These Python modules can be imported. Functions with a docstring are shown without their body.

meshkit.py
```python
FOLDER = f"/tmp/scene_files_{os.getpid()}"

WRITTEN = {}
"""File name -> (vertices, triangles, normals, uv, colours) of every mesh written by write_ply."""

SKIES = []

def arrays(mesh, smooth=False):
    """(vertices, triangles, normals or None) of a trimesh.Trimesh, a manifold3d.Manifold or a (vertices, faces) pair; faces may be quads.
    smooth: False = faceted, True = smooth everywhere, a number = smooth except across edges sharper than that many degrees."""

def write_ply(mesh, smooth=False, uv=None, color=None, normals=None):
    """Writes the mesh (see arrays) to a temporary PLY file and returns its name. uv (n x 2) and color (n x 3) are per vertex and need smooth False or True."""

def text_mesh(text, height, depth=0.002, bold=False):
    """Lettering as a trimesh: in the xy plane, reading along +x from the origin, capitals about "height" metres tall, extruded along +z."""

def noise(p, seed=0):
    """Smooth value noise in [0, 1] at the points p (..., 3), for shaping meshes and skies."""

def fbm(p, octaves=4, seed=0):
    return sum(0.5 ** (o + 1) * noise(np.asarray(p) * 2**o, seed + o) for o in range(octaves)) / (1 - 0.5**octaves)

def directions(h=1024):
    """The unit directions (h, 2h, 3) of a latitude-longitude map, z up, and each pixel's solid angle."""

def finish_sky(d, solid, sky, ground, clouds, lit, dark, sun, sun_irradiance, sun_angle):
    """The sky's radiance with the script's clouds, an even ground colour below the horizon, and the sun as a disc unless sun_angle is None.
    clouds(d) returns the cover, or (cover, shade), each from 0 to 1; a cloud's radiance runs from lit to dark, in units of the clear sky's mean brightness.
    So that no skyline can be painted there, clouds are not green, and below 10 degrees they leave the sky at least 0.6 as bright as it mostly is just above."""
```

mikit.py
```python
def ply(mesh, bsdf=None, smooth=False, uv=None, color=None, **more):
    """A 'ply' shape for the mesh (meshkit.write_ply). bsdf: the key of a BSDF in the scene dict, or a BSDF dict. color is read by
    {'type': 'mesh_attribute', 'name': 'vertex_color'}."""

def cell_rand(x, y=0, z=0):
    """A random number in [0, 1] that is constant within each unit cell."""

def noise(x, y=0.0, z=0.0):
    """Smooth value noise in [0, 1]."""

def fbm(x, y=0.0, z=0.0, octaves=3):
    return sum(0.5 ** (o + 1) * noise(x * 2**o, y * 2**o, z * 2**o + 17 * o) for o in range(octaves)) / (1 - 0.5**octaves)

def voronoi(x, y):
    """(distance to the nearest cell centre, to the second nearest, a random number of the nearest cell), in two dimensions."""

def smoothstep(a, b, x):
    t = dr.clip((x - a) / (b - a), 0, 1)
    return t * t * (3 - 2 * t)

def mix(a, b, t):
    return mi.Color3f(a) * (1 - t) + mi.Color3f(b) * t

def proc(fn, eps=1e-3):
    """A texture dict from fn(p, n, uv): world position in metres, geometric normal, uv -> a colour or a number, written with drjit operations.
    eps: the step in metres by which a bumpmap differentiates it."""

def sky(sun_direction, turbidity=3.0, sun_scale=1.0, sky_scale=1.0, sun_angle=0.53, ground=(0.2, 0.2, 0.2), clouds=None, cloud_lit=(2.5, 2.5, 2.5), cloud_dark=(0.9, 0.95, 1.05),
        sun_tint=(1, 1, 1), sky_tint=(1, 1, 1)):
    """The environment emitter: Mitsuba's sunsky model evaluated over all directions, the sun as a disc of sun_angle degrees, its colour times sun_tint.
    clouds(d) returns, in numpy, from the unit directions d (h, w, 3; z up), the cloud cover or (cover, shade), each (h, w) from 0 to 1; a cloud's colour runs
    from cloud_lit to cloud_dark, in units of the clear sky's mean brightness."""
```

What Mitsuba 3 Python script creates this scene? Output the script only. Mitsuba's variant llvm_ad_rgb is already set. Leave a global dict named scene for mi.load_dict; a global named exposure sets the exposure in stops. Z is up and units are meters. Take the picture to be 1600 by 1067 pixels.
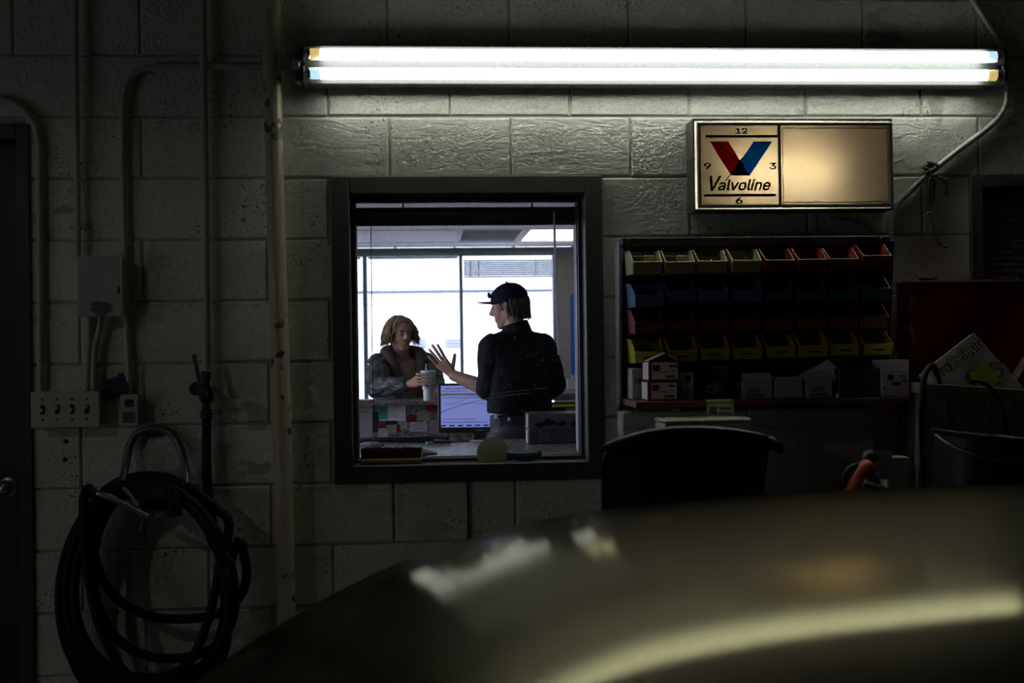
import math, random
import numpy as np, trimesh, manifold3d as m3, shapely
from shapely.geometry import Polygon
import drjit as dr, mitsuba as mi, mikit, meshkit
from mikit import proc, noise, fbm, voronoi, cell_rand, smoothstep, mix

T = mi.ScalarTransform4f
random.seed(7); RNG = np.random.default_rng(7)
scene, labels, TAKEN = {}, {}, set()

# ------------------------------------------------------------------ camera, sky, exposure
exposure = 0.0
TUBE = 13.0           # radiance of the fluorescent tubes
SKY = 4.0             # overcast sky
BAY = 1.2             # daylight behind the frosted panes of the bay door
TROFFER = 3.8
SIGN_LAMP = 60.0
SHOP_LAMP = 430.0
YAW, PITCH, ROLL, FPX = math.radians(4.17), math.radians(0.34), 0.0139, 1850.0
EYE = np.array([0, -3.97, 1.455])
_d = np.array([math.sin(YAW) * math.cos(PITCH), math.cos(YAW) * math.cos(PITCH), math.sin(PITCH)])
_r = np.cross(_d, [0, 0, 1]); _r /= np.linalg.norm(_r)
_u = np.cross(_r, _d) * math.cos(ROLL) + _r * math.sin(ROLL)
scene['camera'] = {'type': 'thinlens', 'fov': 2 * math.degrees(math.atan(800 / FPX)), 'fov_axis': 'x', 'aperture_radius': 0.0055,
                   'focus_distance': 5.0, 'near_clip': 0.05, 'far_clip': 200.0,
                   'to_world': T().look_at(origin=EYE.tolist(), target=(EYE + _d).tolist(), up=_u.tolist())}
scene['sky'] = {'type': 'constant', 'radiance': {'type': 'rgb', 'value': [SKY * 0.82, SKY * 0.96, SKY * 1.25]}}

# ------------------------------------------------------------------ helpers
def add(name, mesh, bsdf, parent=None, smooth=False, **kw):
    """one entry of scene, keyed parent__name, numbered when the key is taken"""
    base = f'{parent}__{name}' if parent else name
    key, n = base, 0
    while key in scene or (not parent and key in TAKEN):
        n += 1; key = f'{base}_{n:03d}'
    d = dict(mesh) if isinstance(mesh, dict) else mikit.ply(mesh, bsdf, smooth=smooth)
    if isinstance(mesh, dict) and bsdf is not None:
        d['bsdf'] = {'type': 'ref', 'id': bsdf}
    d.update(kw)
    scene[key] = d
    return key
def thing(name, label, cat, group=None):
    key, n = name, 0
    while key in TAKEN or key in scene:
        n += 1; key = f'{name}_{n:03d}'
    TAKEN.add(key)
    labels[key] = {'label': label, 'category': cat}
    if group: labels[key]['group'] = group
    return key
def solo(name, mesh, bsdf, label, cat, group=None, smooth=False, kind=None, **kw):
    """a thing that is one mesh"""
    key = add(name, mesh, bsdf, smooth=smooth, **kw); TAKEN.add(key)
    labels[key] = {'label': label, 'category': cat}
    if group: labels[key]['group'] = group
    if kind: labels[key]['kind'] = kind
    return key
def struct(name, mesh, bsdf, label=None, smooth=False):
    key = add(name, mesh, bsdf, smooth=smooth); TAKEN.add(key)
    labels[key] = {'label': label or name.replace('_', ' '), 'category': name.split('_')[0], 'kind': 'structure'}
    return key
def structroot(name, label):
    TAKEN.add(name)
    labels[name] = {'label': label, 'category': name.split('_')[0], 'kind': 'structure'}
    return name
def part(parent, name, mesh, bsdf, smooth=False, label=None, kind=None, **kw):
    key = add(name, mesh, bsdf, parent, smooth, **kw)
    if label or kind:
        labels[key] = {}
        if label: labels[key]['label'] = label
        if kind: labels[key]['kind'] = kind
    return key
def emit(rgb): return {'type': 'area', 'radiance': {'type': 'rgb', 'value': list(map(float, rgb))}}

def rotm(ax, deg):
    return trimesh.transformations.rotation_matrix(math.radians(deg), ax)[:3, :3]
def xf(mesh, loc=(0, 0, 0), rz=0, rx=0, ry=0, s=1):
    m = mesh.copy()
    M = np.eye(4); M[:3, :3] = rotm([0, 0, 1], rz) @ rotm([0, 1, 0], ry) @ rotm([1, 0, 0], rx) * s
    M[:3, 3] = loc
    m.apply_transform(M); return m
def cat(*ms):
    ms = [m for x in ms for m in (x if isinstance(x, (list, tuple)) else [x])]
    return trimesh.util.concatenate(ms)
def bx(x0, x1, y0, y1, z0, z1, c=0.0015):
    """a box with chamfered edges"""
    c = min(c, 0.45 * min(x1 - x0, y1 - y0, z1 - z0))
    if c <= 0:
        return trimesh.creation.box(bounds=[[x0, y0, z0], [x1, y1, z1]])
    pts = []
    for sx in (0, 1):
        for sy in (0, 1):
            for sz in (0, 1):
                p = np.array([(x0, x1)[sx], (y0, y1)[sy], (z0, z1)[sz]]); q = c * np.array([1 - 2 * sx, 1 - 2 * sy, 1 - 2 * sz])
                for k in range(3):
                    a = p + q; a[k] = p[k]; pts.append(a)
    return trimesh.convex.convex_hull(np.array(pts))
def bxc(cx, cy, cz, w, d, h, c=0.0015): return bx(cx - w / 2, cx + w / 2, cy - d / 2, cy + d / 2, cz - h / 2, cz + h / 2, c)
def spline(pts, n=8):
    p = np.asarray(pts, float)
    if len(p) < 3: return p
    q = np.vstack([2 * p[0] - p[1], p, 2 * p[-1] - p[-2]]); out = []
    for i in range(1, len(q) - 2):
        for t in np.linspace(0, 1, n, endpoint=False):
            a, b, c, d = q[i - 1:i + 3]
            out.append(0.5 * (2 * b + (c - a) * t + (2 * a - 5 * b + 4 * c - d) * t * t + (3 * b - a - 3 * c + d) * t ** 3))
    return np.vstack([out, p[-1]])
def tube(pts, r, sides=10, n=8, smooth=True, cap=True):
    p = spline(pts, n) if smooth else np.asarray(pts, float)
    r = np.broadcast_to(r if np.ndim(r) == 0 else np.interp(np.linspace(0, 1, len(p)), np.linspace(0, 1, len(r)), r), len(p))
    t = np.gradient(p, axis=0); t /= np.linalg.norm(t, axis=1, keepdims=True) + 1e-12
    a = np.cross(t[0], [0, 0, 1.0] if abs(t[0][2]) < .9 else [1.0, 0, 0]); a /= np.linalg.norm(a); A = []
    for k in range(len(p)):
        a = a - t[k] * (a @ t[k]); a /= np.linalg.norm(a); A.append(a)
    A = np.array(A); B = np.cross(t, A); ang = np.arange(sides) * 2 * np.pi / sides
    v = (p[:, None] + r[:, None, None] * (np.cos(ang)[None, :, None] * A[:, None] + np.sin(ang)[None, :, None] * B[:, None])).reshape(-1, 3)
    f = []
    for i in range(len(p) - 1):
        for j in range(sides):
            k = (j + 1) % sides
            f += [[i * sides + j, i * sides + k, (i + 1) * sides + k], [i * sides + j, (i + 1) * sides + k, (i + 1) * sides + j]]
    if cap:
        c0, c1 = len(v), len(v) + 1; v = np.vstack([v, p[0], p[-1]]); L = (len(p) - 1) * sides
        for j in range(sides):
            k = (j + 1) % sides; f += [[c0, k, j], [c1, L + j, L + k]]
    m = trimesh.Trimesh(v, f, process=False)
    return m
def lathe(prof, sides=40, loc=(0, 0, 0), rx=0, ry=0, rz=0):
    m = trimesh.creation.revolve(np.array(prof, float), sections=sides); return xf(m, loc, rz, rx, ry)
def prism(poly, depth):
    """outline in (x, z) extruded along +y from 0"""
    m = trimesh.creation.extrude_polygon(poly if hasattr(poly, 'exterior') else Polygon(poly), depth, engine='earcut')
    v = m.vertices[:, [0, 2, 1]].copy(); return trimesh.Trimesh(v, m.faces[:, ::-1], process=False)
def sideprism(poly, x0, x1):
    """outline in (y, z) extruded along x"""
    m = trimesh.creation.extrude_polygon(poly if hasattr(poly, 'exterior') else Polygon(poly), x1 - x0, engine='earcut')
    v = m.vertices[:, [2, 0, 1]].copy(); v[:, 0] += x0; return trimesh.Trimesh(v, m.faces, process=False)
def rrect(w, h, r, n=5):
    return shapely.box(-w / 2 + r, -h / 2 + r, w / 2 - r, h / 2 - r).buffer(r, quad_segs=n)
def text(s, x, y, z, height, width=None, bold=True, shear=0.0, roll=0, depth=0.0008, M=None):
    """lettering that stands upright in the xz plane and faces -y"""
    m = meshkit.text_mesh(s, height, depth, bold); v = m.vertices.copy()
    if width: v[:, 0] *= width / (v[:, 0].max() - v[:, 0].min())
    v[:, 0] -= v[:, 0].min()
    v[:, 0] += shear * v[:, 1]
    if roll:
        c, s_ = math.cos(math.radians(roll)), math.sin(math.radians(roll)); v[:, :2] = v[:, :2] @ np.array([[c, s_], [-s_, c]])
    w = np.stack([v[:, 0], -v[:, 2], v[:, 1]], 1)
    m = trimesh.Trimesh(w, m.faces, process=False)
    if M is not None: m.apply_transform(M)
    else: m.apply_translation([x, y, z])
    return m
def curved_sheet(pts_yz, x0, x1, thick=0.0012, nx=2, jitter=0):
    """a bent sheet of paper: a curve in (y, z) swept along x, with thickness"""
    p = spline([(0, a, b) for a, b in pts_yz], 6)[:, 1:]
    t = np.gradient(p, axis=0); nrm = np.stack([-t[:, 1], t[:, 0]], 1); nrm /= np.linalg.norm(nrm, axis=1, keepdims=True)
    return sideprism(Polygon(np.vstack([p + nrm * thick / 2, (p - nrm * thick / 2)[::-1]])).buffer(0), x0, x1)

# ------------------------------------------------------------------ materials
def rgb(c): return {'type': 'rgb', 'value': list(map(float, c))}
def mat(name, c, rough=0.5, metal=0.0, spec=0.5, coat=0.0, sheen=0.0, **k):
    d = {'type': 'principled', 'base_color': c if isinstance(c, dict) else rgb(c), 'roughness': rough, 'metallic': metal}
    if metal == 0: d['specular'] = spec
    if coat: d['clearcoat'] = coat; d['clearcoat_gloss'] = k.get('gloss', 0.95)
    if sheen: d['sheen'] = sheen
    scene['m_' + name] = {'type': 'twosided', 'bsdf': d}
    return 'm_' + name
def matte(name, c):
    scene['m_' + name] = {'type': 'twosided', 'bsdf': {'type': 'diffuse', 'reflectance': c if isinstance(c, dict) else rgb(c)}}
    return 'm_' + name
def bumped(name, c, bump, scale, rough=None, eps=1e-3):
    inner = {'type': 'diffuse', 'reflectance': c if isinstance(c, dict) else rgb(c)} if rough is None else \
        {'type': 'principled', 'base_color': c if isinstance(c, dict) else rgb(c), 'roughness': rough}
    scene['m_' + name] = {'type': 'twosided', 'bsdf': {'type': 'bumpmap', 'arbitrary': proc(bump, eps), 'scale': float(scale), 'bsdf': inner}}
    return 'm_' + name

def wall_col(p, n, uv):
    blotch = fbm(p.x * 2.3 + 5, p.z * 2.9, p.y, octaves=4)
    c = mix((0.70, 0.70, 0.61), (0.61, 0.60, 0.51), smoothstep(0.42, 0.66, blotch))
    pit = smoothstep(0.80, 0.86, noise(p.x * 190, p.z * 190, 3)) * smoothstep(0.58, 0.80, noise(p.x * 7, p.z * 8, 7))
    c = mix(c, (0.10, 0.09, 0.075), pit * 0.85)
    pore = fbm(p.x * 210, p.z * 210, p.y * 210, octaves=2)
    c = c * (0.86 + 0.20 * smoothstep(0.30, 0.66, pore))
    smear = smoothstep(0.66, 0.78, fbm(p.x * 9 + 40, p.z * 14, 1, octaves=3)) * smoothstep(0.55, 0.7, noise(p.x * 1.7 + 9, p.z * 1.7, 2))
    return mix(c, (0.24, 0.22, 0.18), smear * 0.6)
def wall_bump(p, n, uv):
    rough = 0.85 + 0.15 * smoothstep(0.35, 0.6, noise(p.x * 2.1 + 3, p.z * 2.3 + 1, 5))
    return (fbm(p.x * 175, p.z * 175, p.y * 175, octaves=2) + 0.5 * noise(p.x * 95, p.z * 95, 8)) * rough
WALL = bumped('wall', proc(wall_col), wall_bump, 0.0040, eps=0.0010)
MORTAR = matte('mortar', (0.42, 0.40, 0.34))
FRAME = mat('frame', (0.050, 0.044, 0.040), 0.42)
DARKWOOD = mat('dark_wood', (0.030, 0.020, 0.016), 0.5)
def pipe_col(p, n, uv):
    chip = smoothstep(0.60, 0.68, fbm(p.x * 30, p.y * 30, p.z * 26, octaves=3)) * smoothstep(0.35, 0.6, noise(2, 1, p.z * 2.2))
    return mix((0.50, 0.45, 0.30), (0.07, 0.06, 0.05), chip)
PIPE = mat('pipe_paint', proc(pipe_col), 0.5)
CONDUIT = mat('conduit', (0.46, 0.44, 0.38), 0.55)
BOXPAINT = mat('box_paint', (0.42, 0.41, 0.37), 0.5)
BLACK = mat('black_plastic', (0.010, 0.010, 0.011), 0.45)
RUBBER = mat('rubber', (0.006, 0.006, 0.007), 0.65, spec=0.3)
CHAIRBLACK = mat('chair_leather', (0.006, 0.006, 0.006), 0.4)
STEEL = mat('steel', (0.55, 0.54, 0.52), 0.3, 1.0)
DULLSTEEL = mat('dull_steel', (0.20, 0.20, 0.20), 0.5, 0.8)
BRASS = mat('brass', (0.35, 0.25, 0.12), 0.4, 0.9)
RUST = mat('rusty_iron', (0.075, 0.045, 0.035), 0.7, 0.3)
WHITE = mat('white_enamel', (0.80, 0.81, 0.80), 0.45)
WHITEPAPER = matte('white_paper', (0.66, 0.65, 0.61))
CARDWHITE = matte('white_card', (0.40, 0.38, 0.34))
CARDBROWN = matte('brown_card', (0.20, 0.13, 0.07))
INK = matte('ink', (0.025, 0.025, 0.03))
GREYINK = matte('grey_ink', (0.16, 0.16, 0.17))
REDINK = matte('red_ink', (0.30, 0.03, 0.035))
def tint(name, c, r=0.4): return mat(name, c, r)
CREAMP, REDP, BLUEP, GREENP, YELLOWP = (tint('cream_plastic', (0.30, 0.255, 0.14)), tint('red_plastic', (0.14, 0.018, 0.014)), tint('blue_plastic', (0.06, 0.10, 0.22)),
                                        tint('green_plastic', (0.014, 0.085, 0.045)), tint('yellow_plastic', (0.40, 0.32, 0.012)))
GREY = mat('grey_metal', (0.20, 0.20, 0.205), 0.5)
DARKGREY = mat('dark_grey_metal', (0.035, 0.034, 0.034), 0.5)
EDGEBLUE = mat('rack_side_paint', (0.30, 0.31, 0.35), 0.5)
SHELFRED = mat('shelf_edge', (0.13, 0.040, 0.022), 0.55)
REDCAB = mat('red_cabinet', (0.17, 0.018, 0.013), 0.45)
ORANGE = mat('orange_plastic', (0.36, 0.055, 0.012), 0.4)
def floor_col(p, n, uv): return mix((0.10, 0.094, 0.084), (0.15, 0.142, 0.126), fbm(p.x * 3, p.y * 3, 0, octaves=4))
FLOOR = mat('floor', proc(floor_col), 0.5)
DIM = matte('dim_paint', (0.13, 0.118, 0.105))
def granite_col(p, n, uv):
    a = noise(p.x * 210, p.y * 210, p.z * 210); b = noise(p.x * 120 + 9, p.y * 120, p.z * 120)
    return mix(mix((0.17, 0.14, 0.125), (0.42, 0.37, 0.33), smoothstep(0.55, 0.75, a)), (0.03, 0.027, 0.027), smoothstep(0.58, 0.72, b))
GRANITE = mat('granite_laminate', proc(granite_col), 0.35)
OFFWALL = matte('office_wall', (0.22, 0.205, 0.195))
MULLION = mat('mullion', (0.16, 0.18, 0.165), 0.4)
CEILTILE = bumped('ceiling_tile', (0.84, 0.83, 0.83), lambda p, n, uv: noise(p.x * 90, p.y * 90, 0), 0.001)
GRIDBAR = matte('grid_bar', (0.78, 0.78, 0.78))
SLAT = {'type': 'principledthin', 'base_color': rgb((0.86, 0.87, 0.88)), 'roughness': 0.5, 'diff_trans': 0.9}
scene['m_slat'] = SLAT; SLAT = 'm_slat'
scene['m_pane'] = {'type': 'thindielectric', 'int_ior': 1.5}; PANE = 'm_pane'
SKIN = mat('skin', (0.44, 0.235, 0.165), 0.5)
scene['m_emissive_base'] = {'type': 'diffuse', 'reflectance': rgb((0.5, 0.5, 0.5))}

# ================================================================== THE SETTING
# ---- garage shell
GX0, GX1, GY0, GZ = -4.5, 6.0, -8.0, 3.9
struct('floor_garage', bx(GX0 - .2, GX1 + .2, GY0 - .2, 0.2, -0.12, 0, 0), FLOOR, 'grey concrete garage floor')
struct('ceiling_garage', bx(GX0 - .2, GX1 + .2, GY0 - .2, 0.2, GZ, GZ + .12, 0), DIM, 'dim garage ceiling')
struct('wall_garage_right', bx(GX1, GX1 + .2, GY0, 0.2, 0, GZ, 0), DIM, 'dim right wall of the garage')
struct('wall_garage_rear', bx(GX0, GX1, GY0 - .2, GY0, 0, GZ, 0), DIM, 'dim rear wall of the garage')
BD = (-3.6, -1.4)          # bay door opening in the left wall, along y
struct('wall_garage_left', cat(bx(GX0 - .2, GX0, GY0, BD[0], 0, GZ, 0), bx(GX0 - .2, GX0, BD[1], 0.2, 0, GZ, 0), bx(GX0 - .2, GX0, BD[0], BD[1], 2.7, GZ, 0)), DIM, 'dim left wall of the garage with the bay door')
bd = structroot('door_2', 'sectional bay door with a row of frosted daylight panes')
for k in range(5):
    z0 = k * 0.54
    if k in (1, 2):
        n = 5; w = (BD[1] - BD[0]) / n
        m = [bx(GX0 - .06, GX0 - .01, BD[0], BD[1], z0 + .005, z0 + .07, 0), bx(GX0 - .06, GX0 - .01, BD[0], BD[1], z0 + .47, z0 + .535, 0)]
        for i in range(n + 1):
            y = BD[0] + i * w; m.append(bx(GX0 - .06, GX0 - .01, max(BD[0], y - .05), min(BD[1], y + .05), z0 + .07, z0 + .47, 0))
        part(bd, 'section', cat(m), GREY)
        for i in range(n):
            y0, y1 = BD[0] + i * w + .05, BD[0] + (i + 1) * w - .05
            q = trimesh.Trimesh([[GX0 - .03, y0, z0 + .07], [GX0 - .03, y1, z0 + .07], [GX0 - .03, y1, z0 + .47], [GX0 - .03, y0, z0 + .47]], [[0, 1, 2], [0, 2, 3]], process=False)
            part(bd, 'pane', q, 'm_emissive_base', emitter=emit((BAY * 0.92, BAY * 0.96, BAY * 1.08)))
    else:
        part(bd, 'section', bx(GX0 - .06, GX0 - .01, BD[0], BD[1], z0 + .005, z0 + .535, .003), GREY)

# ---- shaded lamp over the next bay, to the left
LX, LY, LZ = -2.9, -2.6, 2.75
t = thing('pendant_lamp', 'shaded pendant lamp over the next bay, left of the hose wall', 'lamp')
part(t, 'shade', lathe([(.03, .20), (.06, .19), (.12, .15), (.25, -.045), (.245, -.047), (.115, .14), (.03, .185)], 40, (LX, LY, LZ)), DARKGREY)
part(t, 'stem', lathe([(0, .185), (.012, .185), (.012, GZ - LZ), (0, GZ - LZ)], 10, (LX, LY, LZ)), DARKGREY)
part(t, 'socket', lathe([(0, .02), (.02, .02), (.022, .19), (0, .19)], 14, (LX, LY, LZ)), BLACK)
part(t, 'bulb', xf(trimesh.creation.icosphere(2, .022), (LX, LY, LZ)), 'm_emissive_base', True, emitter=emit((SHOP_LAMP, SHOP_LAMP * .95, SHOP_LAMP * .88)))

# ---- the block wall between the garage and the office
W1, W2, D1 = (-0.304, 0.597, 1.016, 2.032), (1.885, 2.79, 1.016, 2.032), (-2.30, -1.295, 0.0, 2.21)
OPEN = [W1, W2, D1]
wall_poly = shapely.box(GX0, 0, GX1, GZ).difference(shapely.union_all([shapely.box(o[0], o[2], o[1], o[3]) for o in OPEN]))
base = prism(wall_poly, 0.194); base.apply_translation([0, 0.006, 0])
struct('wall_back', base, MORTAR, 'painted concrete block wall between the garage and the office')
BLK = {}
def block_mesh(x0, x1, z0, z1, key):
    if key not in BLK:
        c, w, h = 0.0045, x1 - x0, z1 - z0
        v = [[0, .02, 0], [w, .02, 0], [w, .02, h], [0, .02, h], [0, .004, 0], [w, .004, 0], [w, .004, h], [0, .004, h],
             [c, 0, c], [w - c, 0, c], [w - c, 0, h - c], [c, 0, h - c]]
        q = [[8, 9, 10, 11], [4, 5, 9, 8], [5, 6, 10, 9], [6, 7, 11, 10], [7, 4, 8, 11], [0, 1, 5, 4], [1, 2, 6, 5], [2, 3, 7, 6], [3, 0, 4, 7]]
        f = [t for a in q for t in ([a[0], a[1], a[2]], [a[0], a[2], a[3]])]
        BLK[key] = mikit.ply(trimesh.Trimesh(v, f, process=False), WALL)
    return BLK[key]
J = 0.0035
for k in range(0, 15):
    z0, z1 = k * 0.2032 + J, (k + 1) * 0.2032 - J
    off = -0.3155 if k % 2 else -0.1123
    for i in range(-6, 8):
        spans = [(off + i * 0.4064 + J, off + (i + 1) * 0.4064 - J)]
        for o in OPEN:
            if o[2] < z1 - .02 and o[3] > z0 + .02:
                new = []
                for a, b in spans:
                    if b <= o[0] or a >= o[1]: new.append((a, b)); continue
                    if a < o[0] - .03: new.append((a, o[0]))
                    if b > o[1] + .03: new.append((o[1], b))
                spans = new
        for a, b in spans:
            w = round(b - a, 3)
            dy = float(RNG.uniform(-.0014, .0008)); tw = float(RNG.uniform(-.12, .12))
            d = block_mesh(a, b, z0, z1, (w, k == 0))
            add('block', d, None, 'wall_back', to_world=T().translate([a, dy, z0 + float(RNG.uniform(-.0008, .0008))]).rotate([0, 0, 1], tw))

# ---- window 1: the office window
def ring(x0, x1, z0, z1, t, y0, y1, c=.0015, tb=None):
    tb = t if tb is None else tb
    return [bx(x0, x0 + t, y0, y1, z0, z1, c), bx(x1 - t, x1, y0, y1, z0, z1, c), bx(x0 + t, x1 - t, y0, y1, z1 - t, z1, c), bx(x0 + t, x1 - t, y0, y1, z0, z0 + tb, c)]
w1 = structroot('window_1', 'office window in a dark metal frame')
names = ('jamb', 'jamb', 'head', 'sill')
for nm, a, b in zip(names, ring(-.307, .600, 1.013, 2.035, .060, -.016, .206, .003), range(4)):
    part(w1, nm, a, FRAME)
for a in ring(-.247, .540, 1.073, 1.975, .013, .072, .090): part(w1, 'glazing_stop', a, FRAME)
for a in ring(-.247, .540, 1.073, 1.975, .016, .096, .125): part(w1, 'glazing_stop', a, FRAME)
for x0, x1 in ((.5275, .5395), (-.2465, -.2345)): part(w1, 'jamb_liner', bx(x0, x1, .126, .208, 1.09, 1.96, .001), matte('liner_paint', (.46, .46, .48)) if x0 > 0 else 'm_liner_paint', label='paler liner on the office side of the jamb')
pane = trimesh.Trimesh([[-.24, .093, 1.08], [.533, .093, 1.08], [.533, .093, 1.968], [-.24, .093, 1.968]], [[0, 1, 2], [0, 2, 3]], process=False)
part(w1, 'pane', pane, PANE)
# dust on the pane: specks that stand on the glass, and two pale arcs that paint in the bonnet's reflection
dust = []
for _ in range(520):
    x, z = RNG.uniform(-.23, .525), RNG.uniform(1.09, 1.93)
    if RNG.random() < .4: x, z = RNG.normal(.28, .11), RNG.normal(1.42, .16)
    if not (-.23 < x < .525 and 1.09 < z < 1.95): continue
    r = abs(RNG.normal(.0006, .0004)) + .0004
    o = trimesh.creation.icosphere(0); o.vertices *= [r * RNG.uniform(.8, 1.5), .0003, r]; o.apply_translation([x, .0926, z]); dust.append(o)
part(w1, 'dust', cat(dust), matte('dust', (0.80, 0.79, 0.74)), kind='stuff', label='pale dust specks on the glass')
part(w1, 'scratch', tube([(-.068, .0925, 1.178), (-.03, .0925, 1.196), (.045, .0925, 1.238), (.10, .0925, 1.258), (.20, .0925, 1.283), (.30, .0925, 1.297), (.37, .0925, 1.300)], [.0004, .0009, .0010, .0009, .0008, .0009, .0004], 5), matte('scratch', (0.88, 0.85, 0.58)), label='long pale arc painted on the glass as a reflection of the car')
part(w1, 'scratch', tube([(-.06, .0925, 1.196), (.03, .0925, 1.243), (.13, .0925, 1.283), (.28, .0925, 1.306), (.42, .0925, 1.318)], .0005, 5), 'm_scratch', label='fainter pale arc painted on the glass as a reflection of the car')

# ---- window 2: the dark window on the right
w2 = structroot('window_2', 'dark window at the right with a lowered blind')
for nm, a in zip(names, ring(1.882, 2.793, 1.013, 2.035, .045, -.016, .206, .003)): part(w2, nm, a, FRAME)
for a in ring(1.927, 2.748, 1.058, 1.990, .012, .072, .09): part(w2, 'glazing_stop', a, FRAME)
pane2 = pane.copy(); pane2.vertices = np.array([[1.93, .093, 1.06], [2.745, .093, 1.06], [2.745, .093, 1.985], [1.93, .093, 1.985]])
part(w2, 'pane', pane2, PANE)

# ---- door 1 at the left edge
d1 = structroot('door_1', 'dark wooden door at the left edge')
part(d1, 'slab', bx(-2.24, -1.325, .05, .095, .01, 2.16, .002), DARKWOOD)
part(d1, 'frame', cat(bx(-2.30, -2.24, -.012, .2, 0, 2.21, .002), bx(-1.325, -1.282, -.012, .2, 0, 2.21, .002), bx(-2.24, -1.325, -.012, .2, 2.16, 2.21, .002)), FRAME)
kn = part(d1, 'knob', lathe([(0, -.062), (.014, -.060), (.024, -.050), (.026, -.040), (.020, -.028), (.010, -.02), (.010, -.004), (.030, -.002), (.031, 0), (0, 0)], 28, (-1.378, .05, 1.022), rx=-90), STEEL, True)

# ---- the office behind the wall
OX0, OX1, OY, OZ = -2.5, 1.80, 8.2, 2.5
struct('floor_office', bx(OX0, GX1, .2, OY + .2, -0.12, 0, 0), matte('office_floor', (0.60, 0.56, 0.52)), 'office floor')
LW = (.9, 3.7, .92, 2.38)      # shop window in the left wall: y0, y1, z0, z1
struct('wall_office_left', cat(bx(OX0 - .1, OX0, .2, LW[0], 0, OZ + .2, 0), bx(OX0 - .1, OX0, LW[1], OY, 0, OZ + .2, 0), bx(OX0 - .1, OX0, LW[0], LW[1], 0, LW[2], 0), bx(OX0 - .1, OX0, LW[0], LW[1], LW[3], OZ + .2, 0)), OFFWALL, 'left wall of the office with a shop window')
struct('wall_office_right', bx(OX1, OX1 + .1, .2, OY, 0, OZ, 0), OFFWALL, 'right wall of the office')
struct('wall_side_room', cat(bx(OX1 + .1, GX1, 1.6, 1.7, 0, OZ, 0), bx(GX1 - .1, GX1, .2, 1.6, 0, OZ, 0)), OFFWALL, 'wall of the unlit room behind the right window')
struct('ceiling_side_room', bx(OX1 + .1, GX1, .2, 1.7, OZ, OZ + .1, 0), DIM, 'ceiling of the unlit room')
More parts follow.
